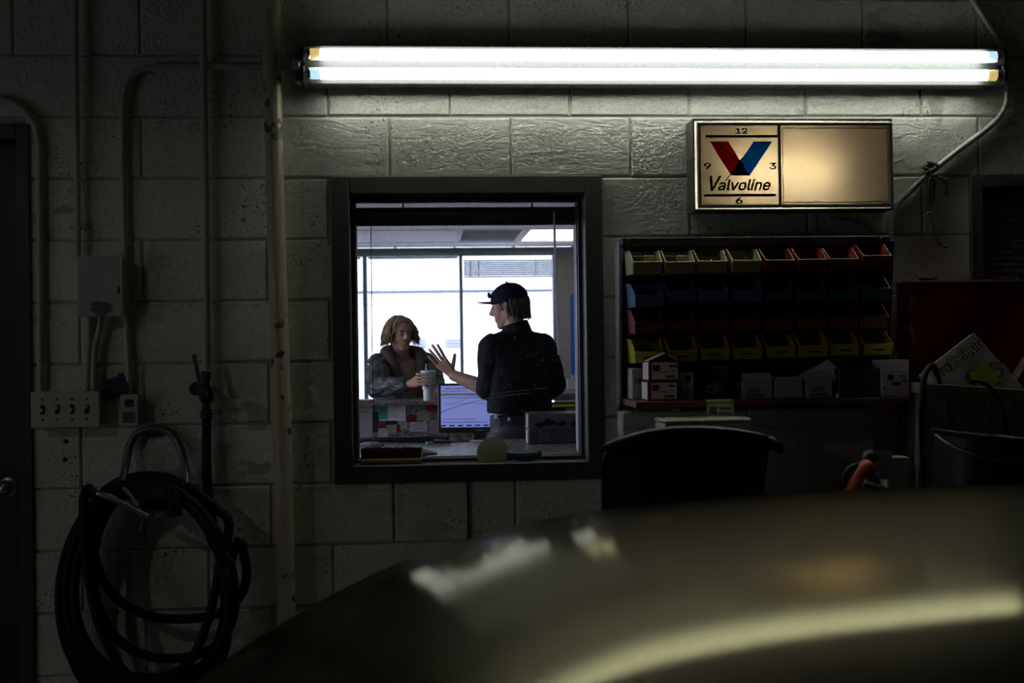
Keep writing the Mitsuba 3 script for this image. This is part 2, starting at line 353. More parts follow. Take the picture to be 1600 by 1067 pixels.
# far wall: the opening is divided by mullions into window panes
FX = [(-2.30, -1.70), (-1.66, -.66), (-.585, .353), (.387, 1.318)]
FZ = (0.88, 2.415)
far_poly = shapely.box(OX0, 0, OX1, OZ).difference(shapely.box(-2.34, FZ[0] - .04, 1.355, FZ[1] + .045))
far = prism(far_poly, .2); far.apply_translation([0, OY, 0]); struct('wall_office_far', far, OFFWALL, 'grey far wall of the office around the shop windows')
w3 = structroot('window_3', 'bright shop windows in the far wall of the office')
mx = [-2.34, -2.30, -1.70, -1.66, -.632, -.590, .353, .387, 1.318, 1.355]
for a, b in zip(mx[::2], mx[1::2]): part(w3, 'mullion', bx(a, b, OY - .02, OY + .10, FZ[0] - .04, FZ[1] + .045, .002), MULLION)
for z0, z1 in ((FZ[0] - .04, FZ[0]), (FZ[1], FZ[1] + .045)):
    for a, b in zip(mx[1::2], mx[2::2]): part(w3, 'rail', bx(a, b, OY - .015, OY + .10, z0, z1, .002), MULLION)
for a, b in zip(mx[1::2], mx[2::2]):
    part(w3, 'pane', trimesh.Trimesh([[a, OY + .05, FZ[0]], [b, OY + .05, FZ[0]], [b, OY + .05, FZ[1]], [a, OY + .05, FZ[1]]], [[0, 1, 2], [0, 2, 3]], process=False), PANE)
w4 = structroot('window_4', 'bright shop windows in the left wall of the office')
n_ = 3; st = (LW[1] - LW[0]) / n_
for i in range(n_ + 1): part(w4, 'mullion', bx(OX0 - .09, OX0 + .01, max(LW[0], LW[0] + i * st - .02), min(LW[1], LW[0] + i * st + .02), LW[2], LW[3], .002), MULLION)
for i in range(n_):
    a, b = LW[0] + i * st + .02, LW[0] + (i + 1) * st - .02
    part(w4, 'pane', trimesh.Trimesh([[OX0 - .05, a, LW[2]], [OX0 - .05, b, LW[2]], [OX0 - .05, b, LW[3]], [OX0 - .05, a, LW[3]]], [[0, 1, 2], [0, 2, 3]], process=False), PANE)
# suspended ceiling
CE = structroot('ceiling_office', 'suspended office ceiling of pale tiles in a grid')
part(CE, 'slab', bx(OX0 - .1, OX1 + .1, .2, OY + .2, OZ + .12, OZ + .2, 0), DIM)
cx = [-2.5, -2.125, -1.515, -.905, -.296, .309, .914, 1.524, 1.80]; cy = [.2, .30, 1.52, 2.74, 3.96, 5.18, 6.40, 7.62, 8.2]
for i in range(len(cx) - 1):
    for j in range(len(cy) - 1):
        if (i, j) in ((5, 6), (6, 6)): continue
        part(CE, 'tile', bx(cx[i] + .006, cx[i + 1] - .006, cy[j] + .006, cy[j + 1] - .006, OZ + .004, OZ + .018, .002), CEILTILE)
for x in cx[1:-1]: part(CE, 'grid_bar', bx(x - .012, x + .012, .2, OY, OZ - .003, OZ + .004, 0), GRIDBAR)
for y in cy[1:-1]: part(CE, 'grid_bar', bx(OX0, OX1, y - .012, y + .012, OZ - .0028, OZ + .0042, 0), GRIDBAR)
for (x0, x1, y0, y1, lab) in ((.914, 1.524, 6.40, 7.62, 'glowing ceiling light panel near the far windows'),):
    t = thing('ceiling_light', lab, 'ceiling light')
    part(t, 'frame', cat([bx(x0 + .013, x0 + .03, y0 + .013, y1 - .013, OZ + .0045, OZ + .06, 0), bx(x1 - .03, x1 - .013, y0 + .013, y1 - .013, OZ + .0045, OZ + .06, 0),
         bx(x0 + .03, x1 - .03, y0 + .013, y0 + .03, OZ + .0045, OZ + .06, 0), bx(x0 + .03, x1 - .03, y1 - .03, y1 - .013, OZ + .0045, OZ + .06, 0)]), GRIDBAR)
    q = trimesh.Trimesh([[x0 + .03, y0 + .03, OZ + .02], [x0 + .03, y1 - .03, OZ + .02], [x1 - .03, y1 - .03, OZ + .02], [x1 - .03, y0 + .03, OZ + .02]], [[0, 1, 2], [0, 2, 3]], process=False)
    part(t, 'diffuser', q, 'm_emissive_base', emitter=emit((TROFFER, TROFFER * .97, TROFFER * .86)))
t = thing('ceiling_vent', 'grey return-air vent set into the office ceiling beside the light panel', 'vent')
part(t, 'frame', cat(bx(.32, .345, 6.412, 7.608, OZ + .0045, OZ + .03, 0), bx(.878, .903, 6.412, 7.608, OZ + .0045, OZ + .03, 0), bx(.345, .878, 6.412, 6.46, OZ + .0045, OZ + .03, 0), bx(.345, .878, 7.56, 7.608, OZ + .0045, OZ + .03, 0)), GRIDBAR)
for k in range(14):
    part(t, 'slat', xf(bxc(0, 0, 0, .53, .055, .003, 0), (.6115, 6.50 + k * .078, OZ + .028), rx=35), matte('vent_grey', (0.62, 0.63, 0.66)) if k == 0 else 'm_vent_grey')
# outdoors: ground and a pale building across the lot
struct('ground_outside', cat(bx(-40, 40, OY + .2, 60, -.2, -.05, 0), bx(-40, OX0 - .1, .2, OY + .2, -.2, -.05, 0)), matte('pale_concrete', (0.62, 0.62, 0.63)), 'pale ground outside the shop windows')
t = thing('building', 'pale overexposed building across the lot outside the far windows', 'building')
part(t, 'wall', bx(-16, 14, 22, 23, -.05, 4.2, .02), matte('pale_siding', (0.84, 0.84, 0.86)))
part(t, 'gutter', bx(-16, 14, 21.94, 22, 2.70, 2.75, .01), matte('gutter_grey', (0.10, 0.11, 0.16)))
for k in range(2): part(t, 'siding_line', bx(-16, 14, 21.985, 22, 2.58 - k * .13, 2.595 - k * .13, 0), matte('line_grey', (0.16, 0.175, 0.22)) if k == 0 else 'm_line_grey')
for x0, x1 in ((-.28, .02), (.42, .80)):
    part(t, 'louvre', cat([bx(x0, x1, 21.95, 22, 1.50 + k * .07, 1.525 + k * .07, .003) for k in range(3)]), 'm_line_grey')

# ================================================================== GARAGE THINGS ON THE WALL
# ---- fluorescent batten
t = thing('fluorescent_light', 'long twin-tube fluorescent batten on the block wall above the office window', 'light')
FX0, FX1 = -.375, 1.95
part(t, 'housing', cat(bx(FX0 - .012, FX1 + .012, -.068, -.004, 2.328, 2.446, .003), bx(FX0 - .012, FX1 + .012, -.094, -.06, 2.4445, 2.447, 0)), mat('batten_paint', (0.048, 0.050, 0.049), 0.5))
for z in (2.418, 2.356):
    tb = trimesh.creation.cylinder(radius=.019, height=FX1 - FX0 - .094, sections=28); tb.apply_transform(trimesh.transformations.rotation_matrix(math.pi / 2, [0, 1, 0])); tb.apply_translation([(FX0 + FX1) / 2, -.10, z])
    k = part(t, 'tube', tb, 'm_emissive_base', True, label='glowing white tube', emitter=emit((TUBE * .95, TUBE * 1.0, TUBE * .92)))
    for sx, x in ((-1, FX0), (1, FX1)):
        e_ = trimesh.creation.cylinder(radius=.0191, height=.034, sections=28); e_.apply_transform(trimesh.transformations.rotation_matrix(math.pi / 2, [0, 1, 0])); e_.apply_translation([x - sx * .030, -.10, z])
        warm = (sx < 0) == (z > 2.4)
        part(k, 'tube_end', e_, 'm_emissive_base', True, label='yellowed end of the tube' if warm else 'bluish end of the tube', emitter=emit((.62, .44, .14) if warm else (.50, .80, .95)))
        part(k, 'end_cap', xf(lathe([(0, 0), (.0195, 0), (.0195, .015), (0, .015)], 24), (x, -.10, z), ry=90 if sx < 0 else -90), STEEL, True)
        part(t, 'socket', bx(*sorted((x + sx * .002, x + sx * .020)), -.122, -.05, z - .024, z + .022, .004), BLACK)
for x in (FX0 - .038, FX1 + .022): part(t, 'end_bracket', bx(x, x + .016, -.075, -.004, 2.335, 2.44, .003), DULLSTEEL)
part(t, 'clip', bx(FX0 - .046, FX0 - .020, -.096, -.076, 2.372, 2.404, .004), BOXPAINT, label='pale end clip')

# ---- clock sign
t = thing('clock_sign', 'backlit advertising clock sign with a blank panel beside the dial', 'sign')
SX0, SX1, SZ0, SZ1, SY = .893, 1.573, 1.903, 2.210, -.100
SIGNDARK = mat('sign_case', (0.030, 0.026, 0.024), 0.45)
case = cat(bx(SX0, SX0 + .006, SY, 0, SZ0, SZ1), bx(SX1 - .006, SX1, SY, 0, SZ0, SZ1), bx(SX0 + .006, SX1 - .006, SY, 0, SZ0, SZ0 + .006), bx(SX0 + .006, SX1 - .006, SY, 0, SZ1 - .006, SZ1))
part(t, 'case', case, SIGNDARK)
part(t, 'liner', cat(bx(SX0 + .006, SX1 - .006, -.006, -.001, SZ0 + .006, SZ1 - .006, 0), bx(SX0 + .006, SX0 + .008, -.09, -.006, SZ0 + .006, SZ1 - .006, 0), bx(SX1 - .008, SX1 - .006, -.09, -.006, SZ0 + .006, SZ1 - .006, 0),
     bx(SX0 + .008, SX1 - .008, -.09, -.006, SZ0 + .006, SZ0 + .008, 0), bx(SX0 + .008, SX1 - .008, -.09, -.006, SZ1 - .008, SZ1 - .006, 0)), WHITE)
BEZEL = mat('sign_bezel', (0.26, 0.24, 0.20), 0.35)
part(t, 'bezel', cat(ring(SX0 + .012, SX1 - .004, SZ0 + .008, SZ1 - .014, .011, SY - .014, SY - .001, .003)), BEZEL)
scene['m_sign_face'] = {'type': 'principledthin', 'base_color': rgb((0.62, 0.57, 0.47)), 'roughness': 0.4, 'diff_trans': 1.0, 'spec_trans': 0.0}
part(t, 'dial_plate', bx(.914, 1.178, SY - .0075, SY - .0055, SZ0 + .018, SZ1 - .024, 0), 'm_sign_face')
part(t, 'blank_panel', bx(1.187, 1.559, SY - .0075, SY - .0055, SZ0 + .018, SZ1 - .024, 0), 'm_sign_face')
part(t, 'divider', bx(1.178, 1.187, SY - .013, SY - .003, SZ0 + .018, SZ1 - .024, .002), BEZEL)
part(t, 'panel_rim', cat(ring(1.192, 1.555, SZ0 + .024, SZ1 - .032, .0035, SY - .0095, SY - .0074, .0008)), 'm_sign_face')
lamp = trimesh.creation.cylinder(radius=.011, height=.36, sections=16); lamp.apply_transform(trimesh.transformations.rotation_matrix(math.pi / 2, [0, 1, 0])); lamp.apply_translation([1.20, -.030, 2.035])
part(t, 'lamp_tube', lamp, 'm_emissive_base', True, emitter=emit((SIGN_LAMP, SIGN_LAMP * .86, SIGN_LAMP * .66)))
FY = SY - .0082
def pr(name, poly, m, y=FY, th=.0006, label=None):
    o = prism(poly, th); o.apply_translation([0, y - th / 2, 0]); return part(t, name, o, m, label=label)
scene['m_print_red'] = {'type': 'principledthin', 'base_color': rgb((0.72, 0.02, 0.06)), 'roughness': 0.4, 'diff_trans': 1.0}
scene['m_print_blue'] = {'type': 'principledthin', 'base_color': rgb((0.02, 0.34, 0.85)), 'roughness': 0.4, 'diff_trans': 1.0}
pr('emblem_stroke', [(.948, 2.132), (1.010, 2.132), (1.0495, 2.066), (1.0185, 2.019)], 'm_print_red', label='red left stroke of the V emblem')
pr('emblem_stroke', [(1.096, 2.132), (1.159, 2.132), (1.081, 2.019), (1.0495, 2.066)], 'm_print_blue', label='blue right stroke of the V emblem')
pr('emblem_foot', [(1.0185, 2.019), (1.0808, 2.019), (1.0495, 2.066)], INK, label='black foot of the V emblem')
pr('bar', shapely.box(.934, 2.145, 1.177, 2.153), INK); pr('bar', shapely.box(.926, 1.949, 1.168, 1.957), INK)
for s_, x, z, h, w in (('12', 1.035, 2.158, .018, .040), ('9', .927, 2.040, .020, .024), ('3', 1.148, 2.040, .020, .024), ('6', 1.032, 1.926, .020, .024)):
    part(t, 'numeral', text(s_, x, FY, z, h, w), INK)
part(t, 'lettering', text('alvoline', .972, FY, 1.9705, .034, .175, shear=.28), INK, label='black slanted lettering after its large initial')
part(t, 'lettering', text('V', .9335, FY - .0003, 1.9695, .046, .038, shear=.28), INK, label='large slanted initial V')
def hand(x0, z0, x1, z1, w, y):
    d = np.array([x1 - x0, z1 - z0]); n = np.array([-d[1], d[0]]) / np.linalg.norm(d); e = d / np.linalg.norm(d)
    a, b = np.array([x0, z0]) - e * .018, np.array([x1, z1])
    return [a + n * w, b + n * w * .5, b - n * w * .5, a - n * w]
pr('hand', hand(1.047, 2.063, .978, 2.120, .0022, 0), BLACK, FY - .004, label='long clock hand')
pr('hand', hand(1.047, 2.063, .998, 2.000, .0026, 0), BLACK, FY - .003, label='short clock hand')
part(t, 'spindle', lathe([(0, -.006), (.004, -.006), (.004, 0), (0, 0)], 14, (1.047, FY, 2.063), rx=-90), BLACK)
part(t, 'hook', bx(1.226, 1.234, -.014, 0, SZ1, SZ1 + .018, .002), DARKGREY)
solo('sign_cord', tube([(1.385, -.02, 1.904), (1.40, -.012, 1.888), (1.47, -.010, 1.872), (1.52, -.010, 1.850), (1.535, -.012, 1.815), (1.538, -.02, 1.79)], .0022, 6), mat('cord', (0.28, 0.27, 0.23), .5), 'thin pale cord running from the clock sign down to the bin rack', 'cord', smooth=True)

# ---- pipes and conduits
solo('standing_pipe', tube([(-.488, -.055, 3.85), (-.488, -.055, 2.3), (-.476, -.055, 1.5), (-.466, -.055, .7), (-.464, -.055, 0)], .030, 24, 4), PIPE, 'thick cream-painted standing pipe between the hose wall and the office window', 'pipe', smooth=True)
def conduit(label, pts, r=.011, straps=(), g=None):
    t = thing('conduit', label, 'conduit', g)
    part(t, 'pipe', tube(pts, r, 12, 8), CONDUIT, True)
    for (x, z, horiz) in straps:
        m = bxc(x, -.006 - r, z, .012, .02 + r, .055, .003) if horiz else bxc(x, -.006 - r, z, .055, .02 + r, .012, .003)
        part(t, 'strap', m, CONDUIT)
    return t
conduit('thin conduit arching over the dark door and down to the switch plate', [(-1.75, -.018, 2.30), (-1.5, -.018, 2.30), (-1.385, -.018, 2.290), (-1.314, -.018, 2.268), (-1.264, -.018, 2.214), (-1.248, -.018, 2.14), (-1.247, -.018, 1.99), (-1.249, -.018, 1.6), (-1.251, -.018, 1.338)])
conduit('straight thin conduit running down into the grey junction box', [(-1.124, -.03, 3.85), (-1.124, -.03, 2.6), (-1.124, -.03, 1.770)], straps=[(-1.124, 1.87, False)])
conduit('conduit turning from the standing pipe down to the outlet box', [(-.44, -.018, 2.395), (-.60, -.018, 2.395), (-.85, -.018, 2.395), (-.930, -.018, 2.378), (-.968, -.018, 2.325), (-.980, -.018, 2.22), (-.980, -.018, 2.0), (-.977, -.018, 1.7), (-.968, -.018, 1.322)])
conduit('straight conduit running down to the air valve', [(-.714, -.030, 3.85), (-.714, -.030, 2.6), (-.714, -.030, 1.9), (-.716, -.030, 1.40)], r=.0125)
conduit('left of the two short conduits below the junction box', [(-1.092, -.02, 1.580), (-1.098, -.02, 1.46), (-1.105, -.02, 1.334)], r=.012)
conduit('bent right one of the two short conduits below the junction box', [(-1.052, -.03, 1.580), (-1.058, -.03, 1.54), (-1.075, -.03, 1.46), (-1.080, -.03, 1.334)], r=.010)
conduit('flexible pale conduit slanting from the light down past the clock sign', [(1.86, -.02, 2.72), (1.896, -.02, 2.641), (1.94, -.02, 2.57), (1.979, -.02, 2.508), (2.001, -.025, 2.450), (2.012, -.025, 2.352), (2.004, -.025, 2.263), (1.950, -.02, 2.197), (1.84, -.02, 2.118), (1.738, -.025, 2.040), (1.66, -.02, 1.972), (1.615, -.018, 1.925), (1.597, -.018, 1.880), (1.593, -.018, 1.80), (1.593, -.018, 1.70)], r=.0105)
# twine knotted round the conduit
TWINE = matte('twine', (0.17, 0.15, 0.12))
kn = [(1.735 + .016 * math.cos(a * 1.3) + .012 * math.sin(a * 2.1), -.026 + .014 * math.sin(a), 2.042 + .017 * math.sin(a * .9) + a * .0006) for a in np.linspace(0, 26, 60)]
tw = [tube(kn, .0048, 6, 2)]
for pts in ([(1.735, -.04, 2.03), (1.728, -.03, 1.985), (1.732, -.02, 1.94), (1.742, -.02, 1.88), (1.752, -.018, 1.83), (1.768, -.02, 1.800), (1.786, -.022, 1.785)],
            [(1.742, -.04, 2.02), (1.748, -.025, 1.97), (1.744, -.02, 1.92), (1.750, -.02, 1.86), (1.762, -.018, 1.812), (1.774, -.02, 1.790)],
            [(1.750, -.04, 2.022), (1.778, -.03, 2.015), (1.793, -.022, 1.992), (1.796, -.02, 1.966)],
            [(1.736, -.03, 1.90), (1.728, -.02, 1.90), (1.718, -.018, 1.888)], [(1.752, -.02, 1.84), (1.758, -.018, 1.80), (1.760, -.02, 1.782)]):
    tw.append(tube(pts, .0045, 6, 5))
tw.append(xf(trimesh.creation.icosphere(1, .008), (1.787, -.022, 1.785))); tw.append(xf(trimesh.creation.icosphere(1, .007), (1.796, -.02, 1.966)))
solo('twine', cat(tw), TWINE, 'frayed twine knotted around the slanting conduit and hanging down', 'twine', smooth=True)
solo('wall_cable', tube([(.133, -.006, 1.020), (.134, -.006, .9), (.135, -.006, .6), (.137, -.006, .02)], .0035, 6), RUBBER, 'thin dark cable running down the wall below the office window', 'cable', smooth=True)

def lump(rx, ry, rz, loc, seed, amp=.28, f=1.5):
    m = trimesh.creation.icosphere(4); n = meshkit.fbm(m.vertices * f + seed * 3.7, 4, seed)
    r = 1 + amp * 2 * (1 - np.abs(2 * n - 1) - .6); m.vertices = m.vertices * r[:, None] * [rx, ry, rz]; m.vertices[:, 2] -= m.vertices[:, 2].min(); m.apply_translation(loc); return m
# ---- junction box, switch plate, outlet
t = thing('junction_box', 'pale square junction box with a torn sticker on the left wall', 'junction box')
part(t, 'body', bx(-1.108, -.974, -.078, -.001, 1.577, 1.769, .006), BOXPAINT)
part(t, 'cover', bx(-1.110, -.972, -.086, -.078, 1.575, 1.771, .003), BOXPAINT)
part(t, 'latch', bx(-.984, -.978, -.091, -.086, 1.648, 1.672, .002), DARKGREY)
def blob(cx, cz, r, n, amp, seed):
    g = np.random.default_rng(seed); return [(cx + r * (1 + amp * g.uniform(-1, 1)) * math.cos(a) * 1.5, cz + r * (1 + amp * g.uniform(-1, 1)) * math.sin(a)) for a in np.linspace(0, 2 * math.pi, n, endpoint=False)]
o = prism(Polygon(blob(-1.035, 1.603, .024, 17, .3, 3)).buffer(0), .0008); o.apply_translation([0, -.0870, 0]); part(t, 'torn_sticker', o, GREYINK, label='torn remains of a sticker')
t = thing('switch_plate', 'wide pale four-gang switch plate beside the dark door', 'switch plate')
SWM = mat('switch_paint', (0.50, 0.47, 0.40), 0.5)
part(t, 'box', bx(-1.264, -1.058, -.055, -.001, 1.224, 1.332, .004), BOXPAINT)
part(t, 'plate', bx(-1.269, -1.053, -.061, -.055, 1.220, 1.336, .003), SWM)
for i in range(4):
    x = -1.232 + i * .0465
    part(t, 'slot', bx(x - .007, x + .007, -.0625, -.0605, 1.264, 1.294, .001), INK)
    part(t, 'toggle', bx(x - .004, x + .004, -.074, -.062, 1.272 + .008 * (i % 2), 1.284 + .008 * (i % 2), .002), SWM if i != 2 else WHITE)
    for z in (1.247, 1.311): part(t, 'screw', lathe([(0, -.0015), (.0035, -.001), (.004, 0), (0, 0)], 10, (x, -.061, z), rx=-90), DARKGREY)
t = thing('outlet_box', 'small pale outlet box under the bent conduit', 'outlet')
part(t, 'box', bx(-.986, -.934, -.050, -.001, 1.223, 1.321, .004), BOXPAINT)
part(t, 'plate', bx(-.988, -.932, -.055, -.050, 1.221, 1.323, .003), SWM)
part(t, 'socket', prism(rrect(.028, .026, .008), .002).apply_translation([-.960, -.057, 1.295]), DARKGREY)
part(t, 'sticker', bx(-.982, -.942, -.0565, -.0548, 1.232, 1.268, 0), GREYINK, label='worn label')
rag = []
for i in range(5):
    rag.append(curved_sheet([(-.012 - .004 * i, 1.302 + .006 * i), (-.024 - .003 * i, 1.335), (-.02, 1.365 + .004 * i), (-.010, 1.392 - .012 * abs(i - 3))], -1.052 + .016 * i, -1.034 + .016 * i, .002))
solo('rag', cat(rag), matte('blue_rag', (0.05, 0.055, 0.10)), 'dark blue rag tucked behind the switch plate and outlet box', 'rag', smooth=True)
for i, (x, z) in enumerate(((-1.178, 1.172), (-1.182, 1.112))):
    solo('wall_bolt', lathe([(0, -.008), (.006, -.007), (.0075, -.002), (.0075, .004), (0, .004)], 12, (x, 0, z), rx=-90), DARKGREY, ('upper' if i == 0 else 'lower') + ' of two dark bolt stubs in the wall under the switch plate', 'bolt', smooth=True)

# ---- air valve and hose
t = thing('air_valve', 'rusty air valve with a lever at the end of the straight conduit', 'valve')
part(t, 'body', cat(lathe([(0, 1.395), (.015, 1.395), (.017, 1.375), (.012, 1.37), (.012, 1.345), (.020, 1.34), (.024, 1.318), (.020, 1.296), (.013, 1.292), (.013, 1.270), (.019, 1.268), (.019, 1.240), (.011, 1.236), (0, 1.236)], 12, (-.718, -.035, 0))), RUST)
part(t, 'bonnet', lathe([(0, -.05), (.014, -.05), (.016, -.02), (.013, 0), (0, 0)], 8, (-.718, -.05, 1.318), rx=-90), RUST)
part(t, 'lever', tube([(-.718, -.10, 1.318), (-.726, -.10, 1.36), (-.744, -.095, 1.45)], [.006, .008, .007], 8), DARKGREY, True)
part(t, 'gauge', lathe([(0, -.012), (.021, -.012), (.022, 0), (0, 0)], 16, (-.748, -.045, 1.338), rx=-90), RUST)
part(t, 'bleed_cock', tube([(-.70, -.04, 1.262), (-.682, -.045, 1.262), (-.672, -.045, 1.255)], .006, 8), BRASS, True)
def loop(cx, top, bot, w, y, skew, n=26, lean=0.0):
    P = []
    for a in np.linspace(0, 2 * np.pi, n, endpoint=False):
        s, c = math.sin(a), math.cos(a)
        z = (top + bot) / 2 + (top - bot) / 2 * c
        ww = w * (abs(s) ** 0.85) * math.copysign(1, s) * (1 + .10 * math.cos(a + math.pi))
        P.append((cx + ww + skew * (1 - c) / 2 + lean * s * s * c, y + .014 * math.sin(2 * a + cx * 40), z))
    return P
t = thing('air_hose', 'coiled thick black rubber air hose hanging on the wall bracket', 'hose')
HP = [(-.718, -.035, 1.24), (-.718, -.04, 1.15), (-.716, -.05, 1.05), (-.704, -.065, .95)]
L = [(-.906, 1.060, .345, .262, -.070, -.015), (-.880, 1.050, .60, .232, -.100, .10), (-.905, 1.040, .40, .245, -.130, .02), (-.872, 1.036, .49, .215, -.155, .07), (-.90, 1.030, .30, .255, -.085, .0), (-.885, 1.022, .43, .235, -.165, .03), (-.905, 1.046, .37, .265, -.115, .012)]
for i, (cx_, tp, bt, w, y, sk) in enumerate(L):
    q = loop(cx_, tp, bt, w, y, sk)
    q = q[7:] + q[:7] if i == 0 else q[6:] + q[:6]
    HP += q
HP += [(-.70, -.17, .60), (-.78, -.18, .46), (-.93, -.185, .44), (-1.03, -.185, .62), (-1.07, -.18, .85), (-1.075, -.17, .99), (-1.063, -.165, 1.035), (-1.045, -.165, 1.015), (-1.030, -.165, .96)]
part(t, 'hose', tube(HP, .0150, 10, 4), RUBBER, True)
part(t, 'coupling', tube([(-1.035, -.170, 1.020), (-1.000, -.172, 1.008), (-.975, -.172, 1.000)], [.010, .012, .008], 10, 4), STEEL, True, label='chrome coupling')
part(t, 'drop_end', tube([(-.800, -.175, 1.032), (-.795, -.185, .99), (-.792, -.185, .945)], [.020, .022, .022], 12, 5), RUBBER, True)
t = thing('air_gun', 'grey air blow gun hooked on the hose bracket', 'air gun')
part(t, 'barrel', tube([(-.995, -.215, 1.012), (-.96, -.215, .998), (-.90, -.215, .965), (-.868, -.215, .945)], [.007, .009, .010, .012], 10, 5), DULLSTEEL, True)
part(t, 'grip', tube([(-.872, -.215, .948), (-.880, -.215, .925), (-.886, -.215, .895)], [.013, .015, .012], 10, 5), DARKGREY, True)
part(t, 'trigger', tube([(-.945, -.205, 1.040), (-.918, -.208, 1.008), (-.900, -.212, .978)], .0055, 8, 5), DULLSTEEL, True)
t = thing('hose_bracket', 'bent metal hose bracket bolted to the block wall', 'bracket')
part(t, 'hoop', tube([(-.978, -.11, 1.03), (-.974, -.07, 1.075), (-.967, -.03, 1.150), (-.945, -.022, 1.192), (-.894, -.02, 1.209), (-.842, -.022, 1.198), (-.808, -.03, 1.155), (-.780, -.07, 1.075), (-.772, -.11, 1.03)], .0125, 12, 6), DULLSTEEL, True)
part(t, 'saddle', sideprism(Polygon([(-.19, 1.000), (-.19, 1.035), (-.180, 1.035), (-.180, 1.010), (-.03, 1.005), (-.004, 1.005), (-.004, .940), (-.012, .940), (-.012, .995), (-.16, .998)]), -.93, -.82), DARKGREY)
part(t, 'tab', bx(-.915, -.870, -.012, -.001, 1.180, 1.198, .002), DARKGREY)

# ================================================================== THE BENCH SIDE
# ---- rack of bins: a tilted panel, four rows of eight hopper bins
t = thing('bin_rack', 'dark hanging panel rack that carries four rows of coloured parts bins', 'rack')
RX0, RX1, RZ0, RZ1 = .655, 1.57, 1.292, 1.806
def rack_y(z): return -.030 - (z - RZ0) / (RZ1 - RZ0) * .075
pl = cat(bx(RX0, RX1, -.006, .006, 0, RZ1 - RZ0, .002))
tilt = math.degrees(math.atan(.075 / (RZ1 - RZ0)))
part(t, 'panel', xf(pl, (0, rack_y(RZ0), RZ0), rx=tilt), DARKGREY)
for i in range(9):
    z = RZ0 + .035 + i * .053
    part(t, 'louvre', bx(RX0 + .02, RX1 - .02, rack_y(z) - .016, rack_y(z) - .006, z, z + .022, .004), DARKGREY)
part(t, 'top_rail', bx(RX0 - .012, RX1 - .03, -.150, -.012, 1.787, 1.812, .003), mat('rack_top', (0.07, 0.062, 0.058), .6))
part(t, 'side', sideprism(Polygon([(-.010, 1.805), (-.115, 1.805), (-.060, 1.27), (-.004, 1.24)]), RX0 - .016, RX0 - .008), EDGEBLUE, label='bluish side plate')
for x in (RX0 + .01, RX1 - .06): part(t, 'rivet', lathe([(0, -.004), (.006, -.003), (.007, 0), (0, 0)], 10, (x, -.150, 1.80), rx=-90), DULLSTEEL)
def bin_solid(s, lo, hi, depth, w, wb):
    """front view trapezoid (wb wide below, w above), hopper mouth towards -y; back at y = 0"""
    def hull(pts): return m3.Manifold.hull_points(np.array(pts, float))
    H, F = hi, lo
    prof = [(0, 0), (-depth * .93, 0), (-depth, F), (-depth * .52, H), (0, H)]
    def body(inset):
        P = []
        for y, z in prof:
            hw = (wb + (w - wb) * z / H) / 2 - inset
            yy = min(max(y, -depth + inset), -inset if inset else 0); zz = max(z, inset)
            if inset and z >= F - 1e-9: zz = z + .004
            P += [(-hw, yy, zz), (hw, yy, zz)]
        return hull(P)
    out = body(0) - body(.0028)
    lip = hull([(-wb / 2 * 1.02, -depth - .003, F - .006), (wb / 2 * 1.02, -depth - .003, F - .006), (-wb / 2 * 1.02, -depth + .004, F - .006), (wb / 2 * 1.02, -depth + .004, F - .006),
                (-wb / 2 * 1.02, -depth - .003, F), (wb / 2 * 1.02, -depth - .003, F), (-wb / 2 * 1.02, -depth + .004, F), (wb / 2 * 1.02, -depth + .004, F)])
    rim = m3.Manifold()
    for sx in (-1, 1):
        rim = rim + hull([(sx * (w / 2 - .001), -depth * .53, H - .004), (sx * (w / 2 + .003), -depth * .53, H - .004), (sx * (w / 2 - .001), -.002, H - .004), (sx * (w / 2 + .003), -.002, H - .004),
                          (sx * (w / 2 - .001), -depth * .53, H), (sx * (w / 2 + .003), -depth * .53, H), (sx * (w / 2 - .001), -.002, H), (sx * (w / 2 + .003), -.002, H)])
    return out + lip + rim
BIN = {m_: mikit.ply(bin_solid(1, .036, .078, .135, .101, .090), m_, smooth=False) for m_ in (CREAMP, REDP, BLUEP, GREENP, YELLOWP)}
LABELSLOT = mikit.ply(bx(-.018, .018, -.0014, 0, 0, .011, .0004), DARKGREY)
ORD = ['leftmost', 'second from the left', 'third from the left', 'fourth from the left', 'fifth from the left', 'sixth from the left', 'seventh from the left', 'rightmost']
ROWN = ['top row', 'second row', 'third row', 'bottom row']
